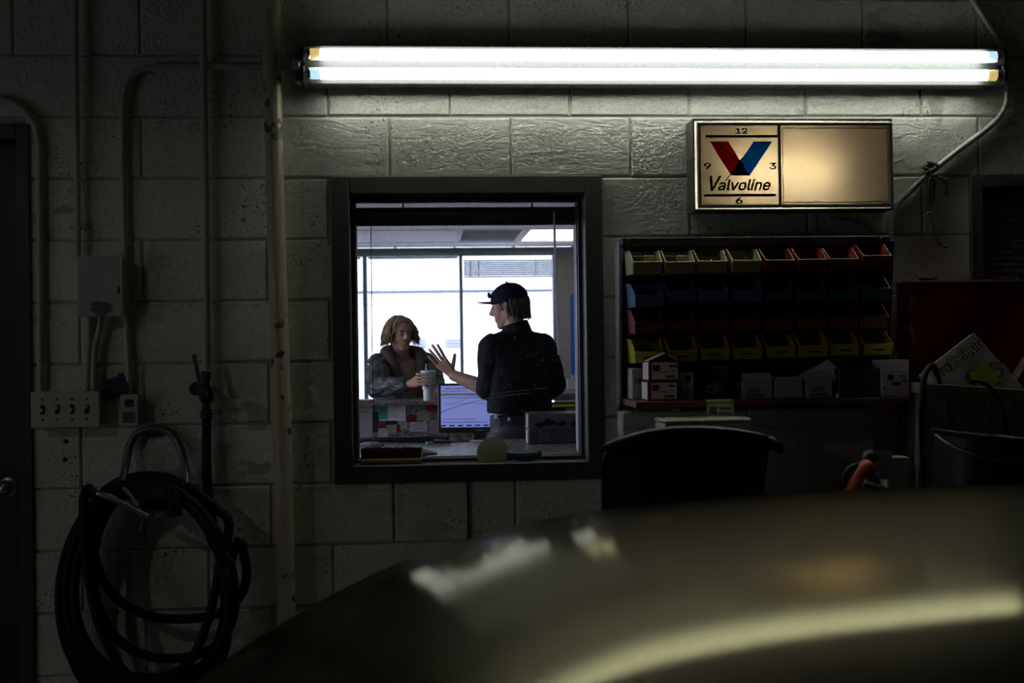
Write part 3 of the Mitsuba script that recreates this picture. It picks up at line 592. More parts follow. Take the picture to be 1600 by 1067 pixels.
# row: x of the first and last bin's centre, z of the floor of the bins at both ends, y of the backs
ROWS = [(.706, 1.458, 1.688, 1.694, -.1085), (.712, 1.459, 1.594, 1.596, -.0945), (.715, 1.458, 1.499, 1.506, -.082), (.718, 1.474, 1.403, 1.419, -.067)]
METAL = mat('bright_parts', (0.60, 0.60, 0.60), .25, 1.0)
for r, (xa, xb, za, zb, yb) in enumerate(ROWS):
    for c in range(8):
        colr = [('cream', CREAMP) if c < 4 else ('red', REDP), ('blue', BLUEP) if c < 4 else ('green', GREENP), ('red', REDP), ('yellow', YELLOWP)][r]
        f = c / 7; x, z = xa + (xb - xa) * f, za + (zb - za) * f + float(RNG.uniform(-.002, .002))
        if (r, c) == (1, 0): z -= .012
        if (r, c) == (0, 7): z += .008
        k = thing('storage_bin', f'{colr[0]} plastic hopper bin, {ORD[c]} in the {ROWN[r]} of the bin rack', 'storage bin', f'{colr[0]} parts bins')
        W_ = T().translate([x, yb + float(RNG.uniform(-.006, .002)), z]).rotate([0, 0, 1], float(RNG.uniform(-1.5, 1.5)))
        part(k, 'body', BIN[colr[1]], None, to_world=W_)
        if r == 3: part(k, 'label_slot', LABELSLOT, None, to_world=W_.translate([0, -.1295, .014]), label='dark label slot')
        content = {(0, 2): METAL, (0, 6): METAL, (1, 7): METAL, (2, 5): METAL, (2, 6): WHITEPAPER, (2, 7): WHITEPAPER, (0, 3): DARKGREY, (1, 1): DARKGREY}.get((r, c))
        if content:
            g = np.random.default_rng(r * 10 + c); bits = []
            for _ in range(34):
                L_ = g.uniform(.012, .034); o = trimesh.creation.cylinder(radius=g.uniform(.002, .0045), height=L_, sections=6)
                bits.append(xf(o, (x + g.uniform(-.032, .032), yb - .07 + g.uniform(-.045, .035), z + .010 + abs(g.normal(0, .013))), g.uniform(0, 360), g.uniform(40, 140), g.uniform(-40, 40)))
            what = {METAL: 'shiny metal fittings', WHITEPAPER: 'pale plastic clips', DARKGREY: 'dark bolts'}[content]
            solo('small_parts', cat(bits), content, f'{what} heaped in the {colr[0]} bin, {ORD[c]} in the {ROWN[r]}', 'small parts', kind='stuff')
        if (r, c) in ((0, 0), (0, 1)):
            solo('parts_packet', xf(bxc(0, 0, 0, .040, .012, .046, .003), (x + .022, yb - .064, z + .040), rx=-14), matte('packet_yellow', (0.34, 0.31, 0.10)) if c == 0 else 'm_packet_yellow', f'dull yellow packet standing in the {ORD[c]} cream bin of the top row', 'packet')
            solo('parts_packet', xf(bxc(0, 0, 0, .036, .012, .046, .003), (x - .020, yb - .066, z + .039), rx=-14), DARKGREY, f'dark packet standing in the {ORD[c]} cream bin of the top row', 'packet')

# ---- shelf and cabinet below
t = thing('shelf', 'reddish wooden shelf board under the bin rack', 'shelf')
part(t, 'board', bx(.652, 1.550, -.305, -.002, 1.262, 1.2835, .003), SHELFRED)
for x in (.80, 1.40): part(t, 'bracket', bx(x, x + .02, -.25, -.004, 1.2445, 1.2615, .002), DARKGREY)
for x in (1.262, 1.283): part(t, 'screw', lathe([(0, -.003), (.004, -.002), (.005, 0), (0, 0)], 10, (x, -.305, 1.27), rx=-90), STEEL)
CABG = mat('cabinet_grey', (0.50, 0.49, 0.46), .55)
t = thing('metal_cabinet', 'grey metal cabinet standing on the bench under the shelf', 'cabinet')
part(t, 'body', bx(.64, 1.500, -.090, -.012, .953, 1.242, .004), CABG)
part(t, 'drawer', bx(.645, 1.062, -.097, -.090, 1.185, 1.237, .002), CABG); part(t, 'drawer', bx(1.068, 1.495, -.097, -.090, 1.185, 1.237, .002), CABG)
part(t, 'door', bx(.645, 1.062, -.096, -.090, .958, 1.180, .002), CABG); part(t, 'door', bx(1.068, 1.495, -.096, -.090, .958, 1.180, .002), CABG)

# ---- cartons on the shelf
SZ = 1.284
def carton(label, x0, x1, y0, y1, z0, z1, body, name='carton', edge=None, panel=None, flap=None, marks=(), group=None):
    k = thing(name, label, 'box', group)
    part(k, 'body', bx(x0, x1, y0, y1, z0, z1, .002), body)
    if panel: part(k, 'printed_panel', bx(x0 + panel[0], x1 - panel[1], y0 - .0008, y0 - .0002, z0 + panel[2], z1 - panel[3], 0), panel[4])
    for (a, b, c, d, m) in marks:
        part(k, 'print', bx(x0 + a, x0 + b, y0 - .0014, y0 - .0006, z0 + c, z0 + d, 0), m)
    if flap: part(k, 'flap', flap[0], flap[1])
    return k
REDCARD = matte('red_card', (0.22, 0.040, 0.035))
for i, (z0, z1, x0, lab) in enumerate(((SZ, SZ + .061, .697, 'lower of the two stacked red and white parts cartons on the shelf'), (SZ + .062, SZ + .125, .701, 'upper of the two stacked red and white parts cartons, its lid raised'))):
    x1 = x0 + .096
    k = carton(lab, x0, x1, -.275, -.165, z0, z1, REDCARD, panel=(.010, .004, .005, .005, WHITEPAPER),
               marks=((.012, .036, .034, .050, REDINK), (.016, .032, .030, .044, INK), (.065, .088, .043, .049, INK), (.052, .084, .009, .018, GREYINK), (.036, .060, .026, .030, GREYINK), (.070, .084, .030, .034, GREYINK)))
    part(k, 'side_label', bx(x0 - .0008, x0 - .0002, -.268, -.172, z0 + .004, z1 - .004, 0), WHITEPAPER)
    if i:
        part(k, 'lid', xf(bx(0, .060, -.054, .054, 0, .0016, 0), (x0 + .001, -.220, z1 + .0005), ry=-24), WHITEPAPER); part(k, 'lid', xf(bx(-.045, 0, -.054, .054, 0, .0016, 0), (x1 - .001, -.220, z1 + .0005), ry=30), WHITEPAPER)
carton('plain pale carton behind and left of the stacked cartons', .668, .706, -.155, -.065, SZ, SZ + .100, CARDWHITE, marks=((.008, .030, .05, .07, GREYINK),))
carton('pale marked carton just right of the stacked cartons', .800, .849, -.250, -.170, SZ, SZ + .088, CARDWHITE, marks=((.024, .040, .055, .078, INK), (.004, .012, .028, .045, INK), (.030, .042, .02, .04, GREYINK)))
carton('small dark green carton in the shade of the shelf', .862, .925, -.20, -.10, SZ, SZ + .080, mat('darkgreen', (0.012, 0.03, 0.022)))
carton('grey carton at the back of the shelf', .928, .985, -.16, -.07, SZ, SZ + .105, matte('grey_card', (0.20, 0.20, 0.21)))
solo('work_glove', lump(.047, .04, .026, [.935, -.245, SZ + .0005], 3), BLACK, 'crumpled black work glove lying on the shelf', 'glove', smooth=True)
def openbox(lab, x0, x1, y0, y1, h, m, flaph, marks, tilt=12):
    k = carton(lab, x0, x1, y0, y1, SZ, SZ + h, m, marks=marks)
    part(k, 'flap', xf(bx(0, x1 - x0 - .004, -.0008, .0008, 0, flaph, 0), (x0 + .002, y0 + .002, SZ + h + .0005), rx=-tilt), m)
    return k
mk = ((.020, .062, .028, .034, GREYINK), (.024, .058, .021, .026, GREYINK), (.012, .072, .006, .016, GREYINK))
openbox('open white carton, leftmost of the three in the middle of the shelf', 1.000, 1.098, -.270, -.170, .052, CARDWHITE, .030, mk)
carton('white carton between the two open cartons on the shelf', 1.106, 1.198, -.268, -.175, SZ, SZ + .058, CARDWHITE, marks=((.008, .084, .008, .050, matte('card_grey', (.40, .39, .35))), (.040, .070, .036, .040, CARDWHITE), (.052, .060, .026, .042, CARDWHITE)))
openbox('open white carton, rightmost of the three in the middle of the shelf', 1.208, 1.294, -.270, -.170, .054, CARDWHITE, .033, mk)
solo('leaflet_pile', cat([xf(bxc(0, 0, 0, .085, .07, .0015, 0), (1.150 + .004 * i, -.225, SZ + .0600 + i * .0020), rz=-8 + 6 * i) for i in range(4)]), WHITEPAPER, 'crumpled white slips lying on the middle carton', 'paper', kind='stuff')
fl = curved_sheet([(-.14, 0), (-.10, .004), (-.04, .0)], 0, .16, .001)
fl = xf(fl, (0, 0, 0), rx=35); fl = xf(fl, (1.165, -.13, SZ + .068), ry=-27)
k = solo('flyer', fl, WHITEPAPER, 'pale printed flyer leaning up from the cartons to the yellow bins', 'paper')
carton('dark green carton in front of the right end of the shelf', 1.318, 1.452, -.265, -.14, SZ, SZ + .092, mat('green_card', (0.012, 0.052, 0.030), .5))
solo('hose_clips', cat([tube([(1.33 + .05 * math.cos(a * 2.2 + i) + .05, -.20 + .035 * math.sin(a * 2.2 + i), SZ + .098 + .004 * i) for a in np.linspace(0, 2.9, 14)], .004, 6, 2) for i in range(4)]), RUBBER, 'coil of dark cord lying on the green carton', 'cord', smooth=True)
carton('tall white printed carton at the right end of the shelf', 1.455, 1.545, -.275, -.185, SZ, SZ + .118, matte('white_card2', (0.56, 0.54, 0.53)),
       marks=((.018, .038, .058, .070, INK), (.022, .036, .052, .060, INK), (.056, .080, .062, .069, GREYINK), (.032, .060, .036, .046, INK), (.034, .060, .048, .050, GREYINK), (.066, .080, .044, .056, GREYINK), (.004, .012, .024, .030, INK), (.022, .084, .077, .0785, GREYINK)))
solo('screw_jar_cap', lathe([(0, 0), (.006, 0), (.006, .012), (.004, .014), (0, .014)], 14, (1.306, -.285, SZ)), WHITE, 'tiny white cap standing on the shelf beside the dark green carton', 'cap')
t = thing('leaflet', 'printed leaflet with a yellow header hanging over the shelf edge', 'leaflet')
part(t, 'sheet', curved_sheet([(-.18, SZ + .001), (-.29, SZ + .0012), (-.307, SZ - .003), (-.312, SZ - .03), (-.318, SZ - .100)], .876, .962, .0009), WHITEPAPER, True)
part(t, 'header', curved_sheet([(-.27, SZ + .0022), (-.292, SZ + .0022), (-.3085, SZ - .003), (-.3115, SZ - .012)], .877, .961, .0006), mat('leaflet_yellow', (0.50, 0.46, 0.02), .6), True, label='yellow header')
for (x0, x1, z0, z1) in ((.884, .908, SZ - .045, SZ - .02), (.915, .955, SZ - .030, SZ - .024), (.915, .950, SZ - .044, SZ - .038), (.884, .930, SZ - .072, SZ - .054), (.936, .957, SZ - .072, SZ - .050)):
    part(t, 'print', xf(bx(x0, x1, -.0004, .0004, 0, z1 - z0, 0), (0, -.3142 - .05 * (SZ - .03 - z0), z0), rx=-3.5), GREYINK)

# ---- work bench
BZ = .950
t = thing('work_bench', 'dark work bench along the block wall under the shelf', 'workbench')
part(t, 'top', bx(.62, 1.12, -.68, -.012, BZ - .045, BZ, .004), DARKWOOD); part(t, 'top', bx(1.12, 2.75, -.92, -.012, BZ - .045, BZ, .004), DARKWOOD)
for x in (1.14, 2.63):
    for y in (-.86, -.10): part(t, 'leg', bx(x, x + .07, y, y + .07, 0, BZ - .045, .004), DARKGREY)
part(t, 'lower_shelf', bx(1.14, 2.70, -.80, -.06, .22, .25, .003), DARKWOOD)

t = thing('tool_cabinet', 'dull red metal tool cabinet against the wall beside the bins', 'cabinet')
part(t, 'body', bx(1.612, 2.035, -.130, -.012, BZ + .001, 1.652, .006), REDCAB)
part(t, 'door', bx(1.616, 2.031, -.138, -.130, BZ + .006, 1.634, .004), REDCAB)
part(t, 'top_edge', bx(1.612, 2.035, -.140, -.012, 1.652, 1.662, .002), mat('worn_red', (0.20, 0.10, 0.085), .5), label='worn paler top edge')
solo('cabinet_rag', lump(.028, .02, .008, [1.70, -.07, 1.6625], 6), DARKGREY, 'dark cloth lying on top of the red cabinet', 'cloth')

# lattice crate
t = thing('crate', 'dark lattice crate with a slanting rim on the bench', 'crate')
CRM = mat('crate_plastic', (0.12, 0.105, 0.085), .5)
Mc = np.eye(4); Mc[:3, :3] = rotm([0, 1, 0], 4.5) @ rotm([0, 0, 1], -16); Mc[:3, 3] = (1.725, -.40, BZ + .030)
def crate(ms): m = cat(ms); m.apply_transform(Mc); return m
CW, CD, CH = .43, .32, .335
for (nm, ax, off) in (('front', 0, -CD / 2), ('back', 0, CD / 2), ('left', 1, -CW / 2), ('right', 1, CW / 2)):
    L_ = CW if ax == 0 else CD; n = 7 if ax == 0 else 5; bars = []
    for i in range(n + 1):
        u = -L_ / 2 + i * L_ / n; bars.append((u - .006, u + .006, 0, CH))
    for z in (.0, .085, .17, .255): bars.append((-L_ / 2, L_ / 2, z, z + (.016 if z else .03)))
    ms = [bx(a, b, off - .004, off + .004, z0, z1, .001) if ax == 0 else bx(off - .004, off + .004, a, b, z0, z1, .001) for a, b, z0, z1 in bars]
    part(t, 'lattice_wall', crate(ms), CRM)
    part(t, 'wall_sheet', crate([bx(-L_ / 2, L_ / 2, off - .0015, off + .0015, .01, CH - .02, 0) if ax == 0 else bx(off - .0015, off + .0015, -L_ / 2, L_ / 2, .01, CH - .02, 0)]), CRM)
part(t, 'rim', crate([bx(-CW / 2 - .014, CW / 2 + .014, -CD / 2 - .014, -CD / 2 + .008, CH - .035, CH, .003), bx(-CW / 2 - .014, CW / 2 + .014, CD / 2 - .008, CD / 2 + .014, CH - .035, CH, .003),
     bx(-CW / 2 - .014, -CW / 2 + .008, -CD / 2, CD / 2, CH - .035, CH, .003), bx(CW / 2 - .008, CW / 2 + .014, -CD / 2, CD / 2, CH - .035, CH, .003)]), CRM)
part(t, 'base', crate([bx(-CW / 2, CW / 2, -CD / 2, CD / 2, 0, .012, .002)]), CRM)
# brake-parts carton standing askew in the crate
t = thing('parts_carton', 'white brake parts carton with black lettering leaning corner-up in the lattice crate', 'box')
Mb = np.eye(4); Mb[:3, :3] = rotm([0, 0, 1], -10) @ rotm([1, 0, 0], -13) @ rotm([0, 1, 0], -37)
corner = np.array([1.692, -.420, 1.486])         # the top corner
BWD, BHT = .196, .270
Mb[:3, 3] = corner - Mb[:3, :3] @ np.array([BWD / 2, 0, BHT / 2])
def inbox(m): m.apply_transform(Mb); return m
LIDM = matte('carton_white', (0.60, 0.60, 0.52))
part(t, 'body', inbox(bx(-BWD / 2, BWD / 2, 0, .085, -BHT / 2, BHT / 2, .002)), LIDM)
part(t, 'lettering', inbox(text('Pro', -.090, -.0012, .086, .036, .056, shear=.12)), mat('gold_print', (0.42, 0.28, 0.03), .5), label='gold Pro of the lettering')
part(t, 'lettering_shadow', inbox(text('Pro', -.0885, -.0007, .0845, .036, .058, shear=.12)), INK)
part(t, 'lettering', inbox(text('Select', -.031, -.0012, .086, .036, .116, shear=.12)), LIDM, label='white Select of the lettering')
for dx, dz in ((.0022, 0), (-.0022, 0), (0, .002), (0, -.0022), (.0035, -.002)): part(t, 'lettering_outline', inbox(text('Select', -.031 + dx, -.0007, .086 + dz, .036, .116, shear=.12)), INK)
for i, (a, b) in enumerate(((-.01, .075), (0, .07), (-.02, .075), (-.01, .05))):
    part(t, 'print_line', inbox(bx(a, b, -.0010, -.0002, .074 - i * .0085, .0765 - i * .0085, 0)), GREYINK)
def annulus(cx, cz, r0, r1, sq=1.0): return shapely.affinity.scale(shapely.Point(cx, cz).buffer(r1).difference(shapely.Point(cx, cz).buffer(r0)), 1, sq, origin=(cx, cz))
import shapely.affinity
for (cx_, cz_, r0, r1) in ((.066, -.004, .012, .036), (.004, .026, .010, .026)):
    o = prism(annulus(cx_, cz_, r0, r1), .0008); o.apply_translation([0, -.0010, 0]); part(t, 'disc_picture', inbox(o), GREYINK, label='grey picture of a brake disc')
    o = prism(annulus(cx_ + .004, cz_ - .003, r0 + .004, r1 - .004), .0008); o.apply_translation([0, -.0014, 0]); part(t, 'disc_picture', inbox(o), matte('disc_pale', (.38, .38, .36)) if cx_ > 0 else 'm_disc_pale')
t = thing('sticky_note', 'bright yellow-green note stuck on the white brake parts carton', 'sticky note')
part(t, 'paper', inbox(xf(bxc(0, 0, 0, .064, .0008, .064, 0), (.027, -.0024, .010), ry=8)), matte('note_lime', (0.52, 0.62, 0.01)))
for i in range(3): part(t, 'writing', inbox(tube([(.027 - .022 + .0055 * j, -.0030, .026 - i * .014 + .004 * math.sin(j * 2.3 + i)) for j in range(8)], .0007, 5, 3)), GREYINK)
k = thing('cardboard_box', 'brown cardboard box leaning at the right edge behind the crate', 'box')
part(k, 'body', xf(bxc(0, 0, 0, .20, .09, .26, .003), (2.075, -.20, 1.36), ry=36, rz=-8), CARDBROWN)
part(k, 'flap', xf(bxc(0, 0, 0, .20, .003, .09, .001), (2.13, -.262, 1.445), ry=36, rz=-8), CARDBROWN)
solo('power_cable', tube([(1.46, -.575, BZ + .012), (1.452, -.575, 1.20), (1.462, -.570, 1.31), (1.478, -.55, 1.362), (1.515, -.52, 1.385), (1.545, -.49, 1.350), (1.575, -.47, 1.25)], [.006, .006, .009, .010, .009, .007, .006], 10), RUBBER, 'thick black cable looped over the left corner of the lattice crate', 'cable', smooth=True)
solo('strap', tube([(1.600, -.588, 1.342), (1.640, -.60, 1.330), (1.672, -.612, 1.285), (1.694, -.620, 1.18), (1.700, -.625, 1.05)], .006, 8), RUBBER, 'black strap hanging down the front of the lattice crate', 'strap', smooth=True)
# bucket
t = thing('bucket', 'black rubber bucket in front of the lattice crate', 'bucket')
bk = lathe([(0, 0), (.105, 0), (.110, .006), (.128, .225), (.135, .232), (.136, .240), (.128, .242), (.121, .232), (.104, .012), (0, .012)], 44)
part(t, 'shell', xf(bk, (1.515, -.770, BZ + .010), rx=0, ry=7), BLACK, 40)
part(t, 'handle', xf(tube([(.136 * math.cos(a), -.136 * math.sin(a) * .98, .228 - .05 * math.sin(a)) for a in np.linspace(.05, math.pi - .05, 14)], .003, 6, 3), (1.515, -.770, BZ + .010), ry=7), DULLSTEEL, True)
solo('bucket_rag', lump(.07, .06, .035, [1.530, -.765, BZ + .120], 8), matte('grey_rag', (0.22, 0.22, 0.20)), 'grey rag lying inside the black bucket', 'rag', smooth=True)
# orange tool, card, small box
t = thing('power_tool', 'orange and black hand power tool lying on the bench', 'power tool')
part(t, 'body', tube([(1.262, -.50, .985), (1.285, -.50, 1.03), (1.310, -.50, 1.075), (1.325, -.49, 1.095)], [.030, .036, .030, .020], 14, 6), ORANGE, True)
part(t, 'head', tube([(1.318, -.49, 1.088), (1.33, -.48, 1.11), (1.352, -.47, 1.115)], [.022, .026, .018], 12, 6), BLACK, True)
part(t, 'grip', tube([(1.285, -.53, 1.03), (1.33, -.54, 1.012), (1.40, -.545, .983), (1.44, -.545, .968)], [.026, .026, .022, .017], 12, 6), BLACK, True)
part(t, 'guard', tube([(1.258, -.50, 1.0), (1.246, -.50, 1.05), (1.262, -.50, 1.08), (1.29, -.50, 1.09)], .010, 8, 6), BLACK, True)
k = solo('instruction_card', xf(bxc(0, 0, 0, .052, .0016, .088, 0), (1.395, -.44, 1.084), rz=12, ry=4, rx=-6), matte('card_blueish', (.40, .40, .44)), 'pale folded instruction card standing behind the orange tool', 'card')
k = carton('small pale carton right of the instruction card on the bench', 1.405, 1.475, -.43, -.37, BZ + .001, BZ + .155, CARDWHITE)
k = carton('beige plastic case standing on the bench behind the black chair', .720, .985, -.42, -.27, BZ + .001, BZ + .268, mat('beige_plastic', (0.40, 0.38, 0.29), .35), name='plastic_case')
part(k, 'lid', bx(.716, .989, -.424, -.266, BZ + .269, BZ + .284, .006), 'm_beige_plastic')
for x in (.79, .838): part(k, 'latch', xf(trimesh.creation.icosphere(2, .0065), (x, -.426, BZ + .276)), STEEL, True)

# ---- chair at the bench, seen from behind
t = thing('office_chair', 'black high-backed office chair pulled up to the bench', 'chair')
CY = -.86
def back_pt(u, v):
    """u across -1..1, v up 0..1; wings and top edge curl towards the viewer"""
    wid = .205 + .022 * v
    x = .672 + u * wid + .012 * v
    z = .80 + .435 * v - .030 * (u * u) * (v ** 3) - (.012 * max(0, -u) ** 3) * v ** 2
    y = CY - .075 * v + .055 * u * u - .020 * max(0, v - .9) * 10
    return x, y, z
nu, nv = 36, 30; g = []
for s_ in (0, 1):
    for j in range(nv + 1):
        for i in range(nu + 1):
            u, v = -1 + 2 * i / nu, j / nv
            # rounded corners
            uu = u * (1 - .10 * max(0, (v - .86) / .14) ** 2 * (abs(u) ** 3) * (1 if u < 0 else 0))
            x, y, z = back_pt(uu, v); g.append((x, y + (0 if s_ == 0 else .040 * (1 - .7 * abs(u) ** 6) * (1 - .8 * max(0, (v - .8) / .2) ** 2)), z))
nrow = (nu + 1) * (nv + 1); f = []
for j in range(nv):
    for i in range(nu):
        a = j * (nu + 1) + i; b, c, d = a + 1, a + nu + 2, a + nu + 1
        f += [[a, b, c], [a, c, d], [a + nrow, c + nrow, b + nrow], [a + nrow, d + nrow, c + nrow]]
edge = [j * (nu + 1) for j in range(nv + 1)] + [nv * (nu + 1) + i for i in range(1, nu + 1)] + [j * (nu + 1) + nu for j in range(nv - 1, -1, -1)] + [i for i in range(nu - 1, 0, -1)]
for a, b in zip(edge, edge[1:] + edge[:1]): f += [[a, a + nrow, b + nrow], [a, b + nrow, b]]
bm = trimesh.Trimesh(g, f, process=False); bm.fix_normals()
part(t, 'backrest', bm, CHAIRBLACK, 50)
rim = [back_pt(u, 1) for u in np.linspace(-.98, 1, 26)]
part(t, 'top_roll', tube([(x, y + .014, z - .004) for x, y, z in rim], [.010, .018, .018, .016, .013], 12, 2), CHAIRBLACK, True)
part(t, 'wing', tube([(.868, CY - .022, 1.195), (.900, CY - .035, 1.196), (.922, CY - .045, 1.186), (.931, CY - .05, 1.168)], [.020, .019, .015, .009], 12, 6), CHAIRBLACK, True, label='curled upper right corner')
part(t, 'seat', bxc(.672, CY + .27, .60, .47, .48, .085, .03), CHAIRBLACK, 40)
part(t, 'back_bar', tube([(.672, CY - .012, .86), (.672, CY - .015, .70), (.672, CY + .03, .56), (.672, CY + .20, .545)], .020, 10), DARKGREY, True)
part(t, 'post', lathe([(0, .10), (.032, .10), (.032, .34), (.020, .34), (.020, .56), (0, .56)], 20, (.672, CY + .27, 0)), DARKGREY)
for i in range(5):
    a = i * 2 * math.pi / 5 + .3
    k = part(t, 'leg', tube([(.672, CY + .27, .115), (.672 + .17 * math.cos(a), CY + .27 + .17 * math.sin(a), .095), (.672 + .30 * math.cos(a), CY + .27 + .30 * math.sin(a), .068)], [.026, .022, .015], 8), DARKGREY, True)
    part(k, 'castor', xf(lathe([(0, -.012), (.026, -.012), (.029, -.006), (.029, .006), (.026, .012), (0, .012)], 18), (.672 + .30 * math.cos(a), CY + .27 + .30 * math.sin(a), .0295), rz=math.degrees(a), rx=90), RUBBER)

# ================================================================== THE CAR
CARPAINT = 'm_car_paint'
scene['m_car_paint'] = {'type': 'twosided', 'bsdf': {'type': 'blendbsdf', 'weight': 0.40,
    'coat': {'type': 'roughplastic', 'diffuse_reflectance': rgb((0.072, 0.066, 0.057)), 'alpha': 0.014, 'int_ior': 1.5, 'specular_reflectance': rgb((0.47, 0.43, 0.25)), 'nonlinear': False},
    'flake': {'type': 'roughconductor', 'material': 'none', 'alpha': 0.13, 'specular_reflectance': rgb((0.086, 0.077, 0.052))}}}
t = thing('car', 'pale beige car parked in the foreground, only its rounded glossy bonnet in view', 'car')
YC, KR, TC = -2.44, 6.3, -.327
def crown(tt):
    a = abs(tt); return (tt - TC) ** 2 / (2 * KR) + .6 * max(0, a - .6) ** 2
bp = np.array([(1600, .1243), (1400, .1256), (1200, .1288), (1000, .1357), (850, .145), (700, .1643), (600, .1827), (480, .214), (390, .243), (300, .279)])
gx, gz = [], []
for px, b in bp:
    tt = TC + b * KR if TC + b * KR < .6 else (b + TC / KR + .72) / (1 / KR + 1.2)
    gx.append((px - 665) / 1850 * (1.53 + tt)); gz.append(1.455 - b * (1.53 + tt) + crown(tt))
gx, gz = np.array(gx[::-1]), np.array(gz[::-1])
from scipy.interpolate import PchipInterpolator
sl = (gz[1] - gz[0]) / (gx[1] - gx[0])
px_ = np.concatenate([[-.88, -.86, -.80, -.70, -.58], gx, [1.25, 1.55]])
pz_ = np.concatenate([[.42, .56, .66, .735, .815], gz, [gz[-1] + .004, gz[-1] + .006]])
GC = PchipInterpolator(px_, pz_)
xs = np.unique(np.concatenate([np.linspace(-.88, -.6, 20), np.linspace(-.6, 1.55, 110)]))
ts = np.linspace(-.86, .86, 90)
V = np.array([[(x, YC + tt, float(GC(x)) - crown(tt)) for tt in ts] for x in xs])
def gridmesh(V):
    n, m = V.shape[:2]; v = V.reshape(-1, 3); i, j = np.meshgrid(np.arange(n - 1), np.arange(m - 1), indexing='ij')
    a = (i * m + j).ravel(); return trimesh.Trimesh(v, np.vstack([np.stack([a, a + m, a + m + 1], 1), np.stack([a, a + m + 1, a + 1], 1)]), process=False)
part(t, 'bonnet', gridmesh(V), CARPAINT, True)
for s_ in (-1, 1):      # wings below the bonnet edge, with a wheel arch
    zt = V[:, -1 if s_ > 0 else 0, 2]
    rows = []
    for k in np.linspace(0, 1, 14):
        bul = .055 * math.sin(math.pi * min(1, k * 1.15)) if k < .87 else .02
        low = np.where(np.abs(xs - .12) < .40, np.sqrt(np.maximum(0, .40 ** 2 - (xs - .12) ** 2)) + .30, .27)
        low = np.minimum(np.maximum(low, .27), zt - .01)
        rows.append(np.stack([xs, np.full_like(xs, YC + s_ * (.86 + bul)), zt + (low - zt) * k], 1))
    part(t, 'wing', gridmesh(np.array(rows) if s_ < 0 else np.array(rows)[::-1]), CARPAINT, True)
    yy = YC + s_ * .78
    k = part(t, 'wheel', xf(lathe([(0, -.09), (.20, -.09), (.21, -.10), (.31, -.105), (.335, -.08), (.335, .08), (.31, .105), (.21, .10), (.20, .09), (0, .09)], 40), (.12, yy, .336), rx=90), RUBBER)
    part(k, 'rim', xf(lathe([(0, -.02), (.06, -.02), (.19, -.03), (.20, 0), (0, 0)], 32), (.12, yy + s_ * .088, .336), rx=90 * s_), DULLSTEEL)
part(t, 'bumper', cat(bx(-.90, -.84, YC - .86, YC + .86, .25, .52, .02)), CARPAINT)
part(t, 'underbody', bx(-.84, 3.6, YC - .62, YC + .62, .22, .40, .02), RUBBER)
part(t, 'windscreen', gridmesh(np.array([[(x, YC + tt, z - .05 * tt * tt) for tt in np.linspace(-.74, .74, 20)] for x, z in ((1.45, 1.215), (1.75, 1.42), (2.15, 1.62))])), mat('dark_glass', (.01, .01, .012), .05), True)
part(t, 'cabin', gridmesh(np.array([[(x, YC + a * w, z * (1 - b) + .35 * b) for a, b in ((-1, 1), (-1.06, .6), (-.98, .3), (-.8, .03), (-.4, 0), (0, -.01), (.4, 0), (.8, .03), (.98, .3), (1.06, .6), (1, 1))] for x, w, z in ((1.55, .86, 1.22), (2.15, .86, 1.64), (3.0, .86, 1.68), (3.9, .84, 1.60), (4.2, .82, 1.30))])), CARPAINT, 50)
for s_ in (-1, 1): part(t, 'wheel', xf(lathe([(0, -.09), (.31, -.105), (.335, -.08), (.335, .08), (.31, .105), (0, .09)], 36), (3.0, YC + s_ * .76, .336), rx=90), RUBBER)

# ================================================================== THINGS ON THE SILL AND THE BLINDS
SL = 1.0735
t = thing('bench_brush', 'wooden bench brush with dark bristles lying on the window sill', 'brush')
BRW = mat('brush_wood', (0.24, 0.15, 0.045), .5)
part(t, 'handle_block', bx(-.226, -.018, .012, .058, SL + .0005, SL + .022, .007), BRW)
br = []
g = np.random.default_rng(5)
for i in range(42):
    for j in range(5):
        x, y = -.218 + i * .00475, .016 + j * .009
        br.append(tube([(x, y, SL + .020), (x + g.normal(0, .002), y + g.normal(0, .002), SL + .052 + g.normal(0, .002))], .0022, 4, smooth=False))
part(t, 'bristles', cat(br), mat('bristle', (0.030, 0.022, 0.015), .7), kind='stuff')
part(t, 'ferrule', xf(lathe([(0, 0), (.016, 0), (.010, .018), (.004, .05), (0, .052)], 14), (-.018, .03, SL + .036), ry=96), CARDWHITE, True)
t = thing('polishing_pad', 'round dull olive polishing pad leaning on the window sill', 'pad')
part(t, 'disc', xf(lathe([(0, -.009), (.050, -.009), (.054, -.005), (.055, 0), (.053, .006), (.030, .010), (0, .011)], 36), (.222, .046, SL + .028), rx=68).apply_transform(np.diag([1, 1, 1, 1])), mat('pad_olive', (0.13, 0.125, 0.075), .8), 40)
labels[t]['label'] = 'round dull olive polishing pad leaning on the window sill'
t = thing('scrub_brush', 'dark teal curved scrub brush on the window sill right of the round pad', 'brush')
part(t, 'back', tube([(.272, .03, SL + .026), (.300, .028, SL + .020), (.335, .028, SL + .018), (.368, .03, SL + .022), (.386, .032, SL + .030)], [.010, .016, .018, .016, .008], 14, 6), mat('teal_plastic', (0.025, 0.070, 0.085), .35), True)
part(t, 'tip', xf(trimesh.creation.icosphere(2, .009), (.272, .03, SL + .028)), mat('teal_light', (0.06, 0.20, 0.26), .35), True)
t = thing('window_blind', 'raised mini blind bunched dark at the top of the office window', 'blind')
BLD = mat('blind_dark', (0.045, 0.042, 0.045), .5)
part(t, 'headrail', bx(-.240, .534, .140, .166, 1.928, 1.948, .002), BLD)
for i in range(12): part(t, 'slat', bx(-.238, .532, .139, .165, 1.8985 + i * .0024, 1.9000 + i * .0024, 0), BLD)
part(t, 'bottom_rail', bx(-.240, .534, .138, .166, 1.886, 1.8975, .003), BLD)
